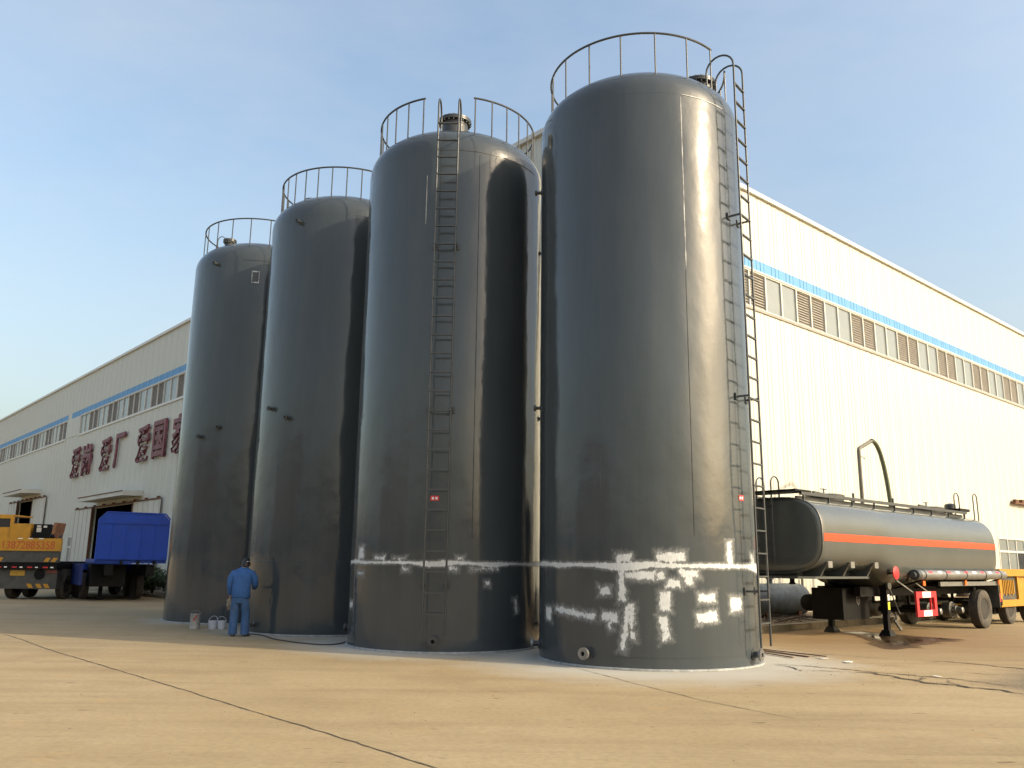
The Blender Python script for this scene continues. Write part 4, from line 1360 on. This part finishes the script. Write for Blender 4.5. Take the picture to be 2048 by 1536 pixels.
for yy in (2.9, 4.2, 5.5):
    for x, o in ((.05, -1), (BW - .5, 1)):
        w_ = link('wheel', TYRE, None, bt_, (x, yy, .53), (0, R_(90) * o, 0))
        link('rim', RIM, None, w_, (0, 0, 0), (math.pi, 0, 0) if o < 0 else (0, 0, 0))
for x in (.5, BW - .9):
    l = MB().box(x, x + .14, 2.0, 2.14, .1, 1.4).build('landing_leg', 'black', bt_)
    MB().box(x - .08, x + .22, 1.9, 2.24, .02, .1).build('foot', 'black', l)
MB().box(.0, 1.3, 1.0, 2.0, .55, 1.4).build('storage_box', 'black', bt_)
for x in (.9, 1.5, 2.1):
    MB().box(x, x + .1, .02, .12, 1.42, 1.56).build('lashing_lug', 'black', bt_)

# ------------------------------------------------------------------ shrubs by the blue trailer
def shrub(x, y, rad, h, seed, lab):
    r = random.Random(seed)
    t = thing('shrub', lab, 'shrub', (x, y, 0.1), 0, 'shrubs by the blue trailer')
    m = MB()
    lobes = [(Vector((r.uniform(-.5, .5) * rad, r.uniform(-.5, .5) * rad, h * r.uniform(.35, .75))), rad * r.uniform(.45, .75)) for _ in range(9)]
    for i in range(3600):
        c, lr = r.choice(lobes)
        d = Vector((r.gauss(0, 1), r.gauss(0, 1), r.gauss(0, 1))).normalized()
        p = c + d * lr * (r.random() ** .4)
        if p.z < .03:
            continue
        a = Vector((r.gauss(0, 1), r.gauss(0, 1), r.gauss(0, 1))).normalized()
        b = a.cross(d)
        if b.length < .1:
            continue
        b.normalize()
        L, W = r.uniform(.05, .09), r.uniform(.02, .035)
        m.add([p - a * L, p + b * W, p + a * L, p - b * W], [(0, 1, 2, 3)])
    me = bpy.data.meshes.new('foliage')
    me.from_pydata([tuple(q) for q in m.v], [], m.f)
    link('foliage', me, 'leaf', t)
    st = MB()
    for i in range(6):
        q = Vector((r.uniform(-.4, .4) * rad, r.uniform(-.4, .4) * rad, h * .6))
        st.tube([(0, 0, 0), q * .5 + Vector((0, 0, .05)), q], [.03, .02, .01], 6)
    st.build('stem', 'bark', t)
shrub(-16.3, 39.6, .85, 1.25, 1, 'dark round shrub under the left part of the blue headboard')
shrub(-15.0, 39.0, .8, 1.1, 2, 'dark round shrub between the blue trailer and the farthest tank')
shrub(-14.0, 37.4, .8, 1.0, 3, 'low dark shrub closest to the farthest tank')
shrub(-17.6, 41.0, .75, 1.0, 4, 'dark shrub behind the blue trailer wheels')

# ------------------------------------------------------------------ worker and paint things
def ell(c, rx, ry, n=16, rot=0.0, tilt=0.0, wob=0.0, seed=0):
    r = random.Random(seed)
    out = []
    for k in range(n):
        a = 2 * math.pi * k / n
        q = 1 + r.uniform(-wob, wob)
        x, y = rx * math.cos(a) * q, ry * math.sin(a) * q
        x, y = x * math.cos(rot) - y * math.sin(rot), x * math.sin(rot) + y * math.cos(rot)
        out.append(Vector((c[0] + x, c[1] + y, c[2] + y * math.tan(tilt))))
    return out

def skin_body(name, verts, edges, radii, mat, parent, root=0, sub=1):
    me = bpy.data.meshes.new(name)
    me.from_pydata(verts, edges, [])
    o = bpy.data.objects.new(name, me)
    COL.objects.link(o)
    sk = o.modifiers.new('skin', 'SKIN')
    sk.use_smooth_shade = True
    for i, r in enumerate(radii):
        me.skin_vertices[0].data[i].radius = (r, r)
    me.skin_vertices[0].data[root].use_root = True
    o.modifiers.new('sub', 'SUBSURF').levels = sub
    bpy.context.view_layer.update()
    m2 = bpy.data.meshes.new_from_object(o.evaluated_get(bpy.context.evaluated_depsgraph_get()))
    bpy.data.objects.remove(o)
    m2.materials.clear()
    return link(name, m2, mat, parent)

wk_ = thing('person', 'worker in blue jacket and trousers standing with back turned, facing the dark tanks', 'person', (-5.86, 18.98, 0), R_(6))
# joints (x right, y forward)
J = dict(pel=(0, 0, .88), chest=(0, .03, 1.2), neck=(.01, .09, 1.42), head=(.03, .155, 1.53),
         hL=(-.10, 0, .84), kL=(-.115, .035, .47), aL=(-.12, -.01, .085), tL=(-.14, .15, .04),
         hR=(.10, 0, .84), kR=(.12, .05, .47), aR=(.135, 0.0, .085), tR=(.19, .15, .04),
         sL=(-.185, .04, 1.33), eL=(-.255, .03, 1.08), wL=(-.245, .12, .86), pL=(-.25, .14, .79),
         sR=(.185, .05, 1.33), eR=(.275, .06, 1.1), wR=(.22, .28, 1.02), pR=(.20, .35, 1.01))
K = list(J)
ED = [('pel', 'chest'), ('chest', 'neck'), ('neck', 'head'), ('pel', 'hL'), ('hL', 'kL'), ('kL', 'aL'), ('aL', 'tL'), ('pel', 'hR'), ('hR', 'kR'), ('kR', 'aR'), ('aR', 'tR'),
      ('chest', 'sL'), ('sL', 'eL'), ('eL', 'wL'), ('wL', 'pL'), ('chest', 'sR'), ('sR', 'eR'), ('eR', 'wR'), ('wR', 'pR')]
RD = dict(pel=.13, chest=.14, neck=.058, head=.088, hL=.085, kL=.058, aL=.042, tL=.03, hR=.085, kR=.058, aR=.042, tR=.03, sL=.06, eL=.042, wL=.03, pL=.036, sR=.06, eR=.042, wR=.03, pR=.036)
skin_body('body', [J[k] for k in K], [(K.index(a), K.index(b)) for a, b in ED], [RD[k] for k in K], 'skin', wk_)
jk = MB()
jk.rings([ell((0, -.01, .80), .185, .135, 20, 0, 0, .05, 1), ell((0, -.012, .83), .205, .15, 20, 0, 0, .03, 2), ell((0, -.005, .95), .20, .148, 20, 0, 0, .03, 3), ell((0, .0, 1.08), .205, .15, 20, 0, 0, .03, 4),
          ell((0, .015, 1.2), .215, .155, 20, 0, 0, .02, 5), ell((0, .03, 1.31), .22, .145, 20, 0, .1), ell((.0, .05, 1.39), .185, .12, 20, 0, .2), ell((.005, .07, 1.43), .11, .095, 20, 0, .3), ell((.01, .09, 1.465), .078, .08, 20, 0, .3)])
jk.tube([Vector(J['sL']) + Vector((.05, 0, .02)), J['sL'], (-.24, .03, 1.22), J['eL'], (-.252, .08, .97), (-.246, .125, .885)], [.07, .078, .078, .07, .064, .058], 14)
jk.tube([Vector(J['sR']) + Vector((-.05, 0, .02)), J['sR'], (.25, .06, 1.22), J['eR'], (.255, .16, 1.06), (.226, .26, 1.025)], [.07, .078, .078, .07, .064, .056], 14)
jk.build('jacket', 'jacket', wk_, True, 70)
tr = MB()
tr.rings([ell((-.005, 0, .93), .165, .125, 18), ell((-.005, -.01, .84), .178, .14, 18), ell((-.003, -.012, .76), .182, .142, 18, 0, 0, .02, 4), ell((0, -.005, .70), .175, .128, 18)])
for sd, h, k_, a_ in ((-1, 'hL', 'kL', 'aL'), (1, 'hR', 'kR', 'aR')):
    H_, Kk, A_ = Vector(J[h]), Vector(J[k_]), Vector(J[a_])
    tr.rings([ell((H_.x * .92, -.01, .78), .092, .125, 14), ell((H_.x, -.008, .68), .094, .108, 14, 0, 0, .03, sd + 3), ell((sd * .112, .01, .57), .097, .104, 14, 0, 0, .03, sd + 5), ell((Kk.x, Kk.y - .01, Kk.z), .092, .096, 14, 0, 0, .05, sd + 7),
              ell((Kk.x + sd * .004, .02, .3), .092, .095, 14, 0, 0, .05, sd + 9), ell((A_.x, .005, .14), .09, .096, 14, 0, 0, .06, sd + 11), ell((A_.x, .01, .045), .09, .105, 14, 0, 0, .06, sd + 13)])
tr.build('trousers', 'trousers', wk_, True, 70)
for a_, t_ in (('aL', 'tL'), ('aR', 'tR')):
    A_, T_ = Vector(J[a_]), Vector(J[t_])
    d_ = (T_ - A_)
    d_.z = 0
    rt = math.atan2(d_.y, d_.x) - math.pi / 2
    c0 = A_ + d_ * .35
    MB().rings([ell((c0.x, c0.y, .0), .048, .145, 16, rt), ell((c0.x, c0.y, .03), .052, .15, 16, rt), ell((c0.x - d_.x * .1, c0.y - d_.y * .1, .07), .046, .125, 16, rt), ell((A_.x, A_.y, .11), .042, .06, 16, rt)]).build('shoe', 'shoe', wk_, True, 60)
hr = MB()
hc = Vector(J['head'])
hrings = []
for i in range(9):
    t = -.45 + (math.pi / 2 + .40) * i / 8
    z = .118 * math.sin(t)
    rr_ = math.cos(t)
    hrings.append(ell((hc.x, hc.y - .012 + .03 * (z / .118), hc.z + .02 + z), .092 * rr_ + .002, .108 * rr_ + .002, 18, 0, .35))
hr.rings(hrings)
hr.build('hair', 'hair', wk_, True, 70)
for sd in (-1, 1):
    MB().lathe([(.004, -.006), (.026, -.008), (.03, .004), (.01, .014)], 12, Matrix.Translation((hc.x + sd * .092, hc.y + .015, hc.z - .02)) @ Matrix.Rotation(R_(90 * sd), 4, 'Y')).build('ear', 'skin', wk_, True)
MB().tube([(hc.x + .098 * math.cos(t), hc.y + .0 + .112 * math.sin(t), hc.z + .045 + .02 * math.cos(t)) for t in [-1.3 + 1.9 * i / 14 for i in range(15)]], .004, 6).build('mask_strap', 'paper', wk_, True)

def hand(palm, dirv, side, mat, name):
    d = Vector(dirv).normalized()
    s_ = d.cross(Vector((0, 0, 1)))
    if s_.length < .2:
        s_ = d.cross(Vector((0, 1, 0)))
    s_.normalize()
    s_ *= side
    n_ = d.cross(s_).normalized()
    p = Vector(palm)
    m = MB()
    rgs = []
    for t, w, h in ((-.02, .026, .022), (.01, .036, .024), (.05, .043, .022), (.085, .04, .018)):
        rgs.append([p + d * t + s_ * (w * math.cos(a)) + n_ * (h * math.sin(a)) for a in [2 * math.pi * k / 12 for k in range(12)]])
    m.rings(rgs)
    for k, L in enumerate((.066, .078, .072, .056)):
        b = p + d * .08 + s_ * (-.03 + k * .02)
        m.tube([b, b + d * L * .45 + n_ * .006, b + d * L * .78 + n_ * .022, b + d * L * .95 + n_ * .04], [.0105, .010, .0095, .007], 8)
    b = p + d * .015 - s_ * .035
    m.tube([b, b + d * .03 - s_ * .022 + n_ * .01, b + d * .06 - s_ * .024 + n_ * .026], [.013, .0115, .008], 8)
    return m.build(name, mat, wk_, True, 60)
hand(J['pL'], (-.05, .12, -1), 1, 'glove', 'glove')
hand(J['pR'], (-.2, .95, -.05), -1, 'glove', 'glove')
# rag hanging from the left glove
rag_v, rag_f = [], []
for i in range(7):
    for j in range(5):
        rag_v.append((-.27 + (j - 2) * .028 * (1 - .06 * i) + .012 * math.sin(i * 1.7 + j), .17 + .018 * math.sin(j * 2.1 + i), .74 - i * .033))
for i in range(6):
    for j in range(4):
        a = i * 5 + j
        rag_f.append((a, a + 1, a + 6, a + 5))
rag = MB().add(rag_v, rag_f).build('rag', 'glove', None, True, 80, loc=wk_.location, rot=(0, 0, R_(6)))
rag.modifiers.new('thick', 'SOLIDIFY').thickness = .006
tag(rag, 'grubby cloth rag hanging from the left hand of the worker', 'rag')

can = thing('paint_can', 'dented silver paint can with a red diagonal mark by the dark tanks', 'paint can', (-7.5, 20.9, 0), .3)
MB().lathe([(.115, 0), (.12, .006), (.115, .02), (.115, .32), (.121, .33), (.121, .345), (.10, .35), (.10, .33)], 28).build('can_body', 'tin', can, True, 40)
mk = []
for i in range(7):
    a0 = -1.9 + i * .12
    for z in (.16 + i * .022, .23 + i * .022):
        mk.append((.1165 * math.cos(a0), .1165 * math.sin(a0), z))
MB().add(mk, [(2 * i, 2 * i + 2, 2 * i + 3, 2 * i + 1) for i in range(6)]).build('red_mark', 'redmark', can, True)
MB().tube([(.115 * math.cos(t), .0 + .03, .33 + .09 * math.sin(t)) for t in [math.pi * i / 12 for i in range(13)]], .004, 6).build('handle', 'galv', can, True)
MB().tube([(.03, .02, .3), (.10, .05, .5)], .008, 6).build('stir_stick', 'bark', can)
for dx, tilt, lab in ((-.11, .2, 'left one of two small white pails standing together beside the worker'), (.11, -.3, 'right one of two small white pails, nearest the feet of the worker')):
    pb = thing('paint_pail', lab, 'pail', (-6.98 + dx, 20.95, 0), .5 * dx, 'two white pails')
    MB().lathe([(.088, 0), (.092, .01), (.104, .17), (.11, .175), (.11, .19), (.098, .192), (.09, .02), (.01, .02)], 24).build('pail_body', 'pail', pb, True, 40)
    MB().tube([(.106 * math.cos(t), tilt * .3 * math.sin(t), .175 + .12 * math.sin(t)) for t in [math.pi * i / 12 for i in range(13)]], .005, 6).build('handle', 'pail', pb, True)
hs = [(-5.75, 19.5), (-5.4, 19.2), (-5.1, 18.65), (-4.85, 18.25), (-4.28, 17.62), (-3.68, 17.2), (-3.40, 17.35), (-3.32, 17.7), (-3.30, 17.9)]
pts = []
for i in range(len(hs) - 1):
    p0, p1, p2, p3 = [Vector((*hs[max(0, min(len(hs) - 1, i + k))], 0)) for k in (-1, 0, 1, 2)]
    for k in range(6):
        t = k / 6
        pts.append(.5 * ((2 * p1) + (p2 - p0) * t + (2 * p0 - 5 * p1 + 4 * p2 - p3) * t * t + (3 * p1 - p0 - 3 * p2 + p3) * t ** 3) + Vector((0, 0, .014)))
tag(MB().tube(pts, .012, 8).build('cable', 'cable', None, True), 'dark cable lying on the ground from the worker to the ladder tank', 'cable')

# ------------------------------------------------------------------ hall across the yard (seen mirrored in the tank paint)
oh = thing('workshop_hall', 'brown gabled workshop hall across the yard behind the camera', 'building', (-38, -24, 0), BROT)
MB().box(-12, 0, 0, 44, 0, 9.5).build('wall', 'brown_wall', oh)
MB().add([(-12.4, -.3, 9.4), (.4, -.3, 9.4), (-6, -.3, 12.6), (-12.4, 44.3, 9.4), (.4, 44.3, 9.4), (-6, 44.3, 12.6)], [(0, 1, 2), (5, 4, 3), (1, 4, 5, 2), (0, 2, 5, 3), (0, 3, 4, 1)]).build('roof', 'roof', oh)
for i in range(8):
    d = MB().box(0, .05, 2.0 + i * 5.2, 5.4 + i * 5.2, .0 if i % 3 == 1 else 1.4, 4.6).build('bay_window', 'dark_glass', oh)
    MB().box(.05, .09, 3.66 + i * 5.2, 3.74 + i * 5.2, 1.4, 4.6).build('mullion', 'alu', d)
    MB().box(.0, .35, .6 + i * 5.2, 1.1 + i * 5.2, 0, 9.4).build('pilaster', 'brown_wall', oh)
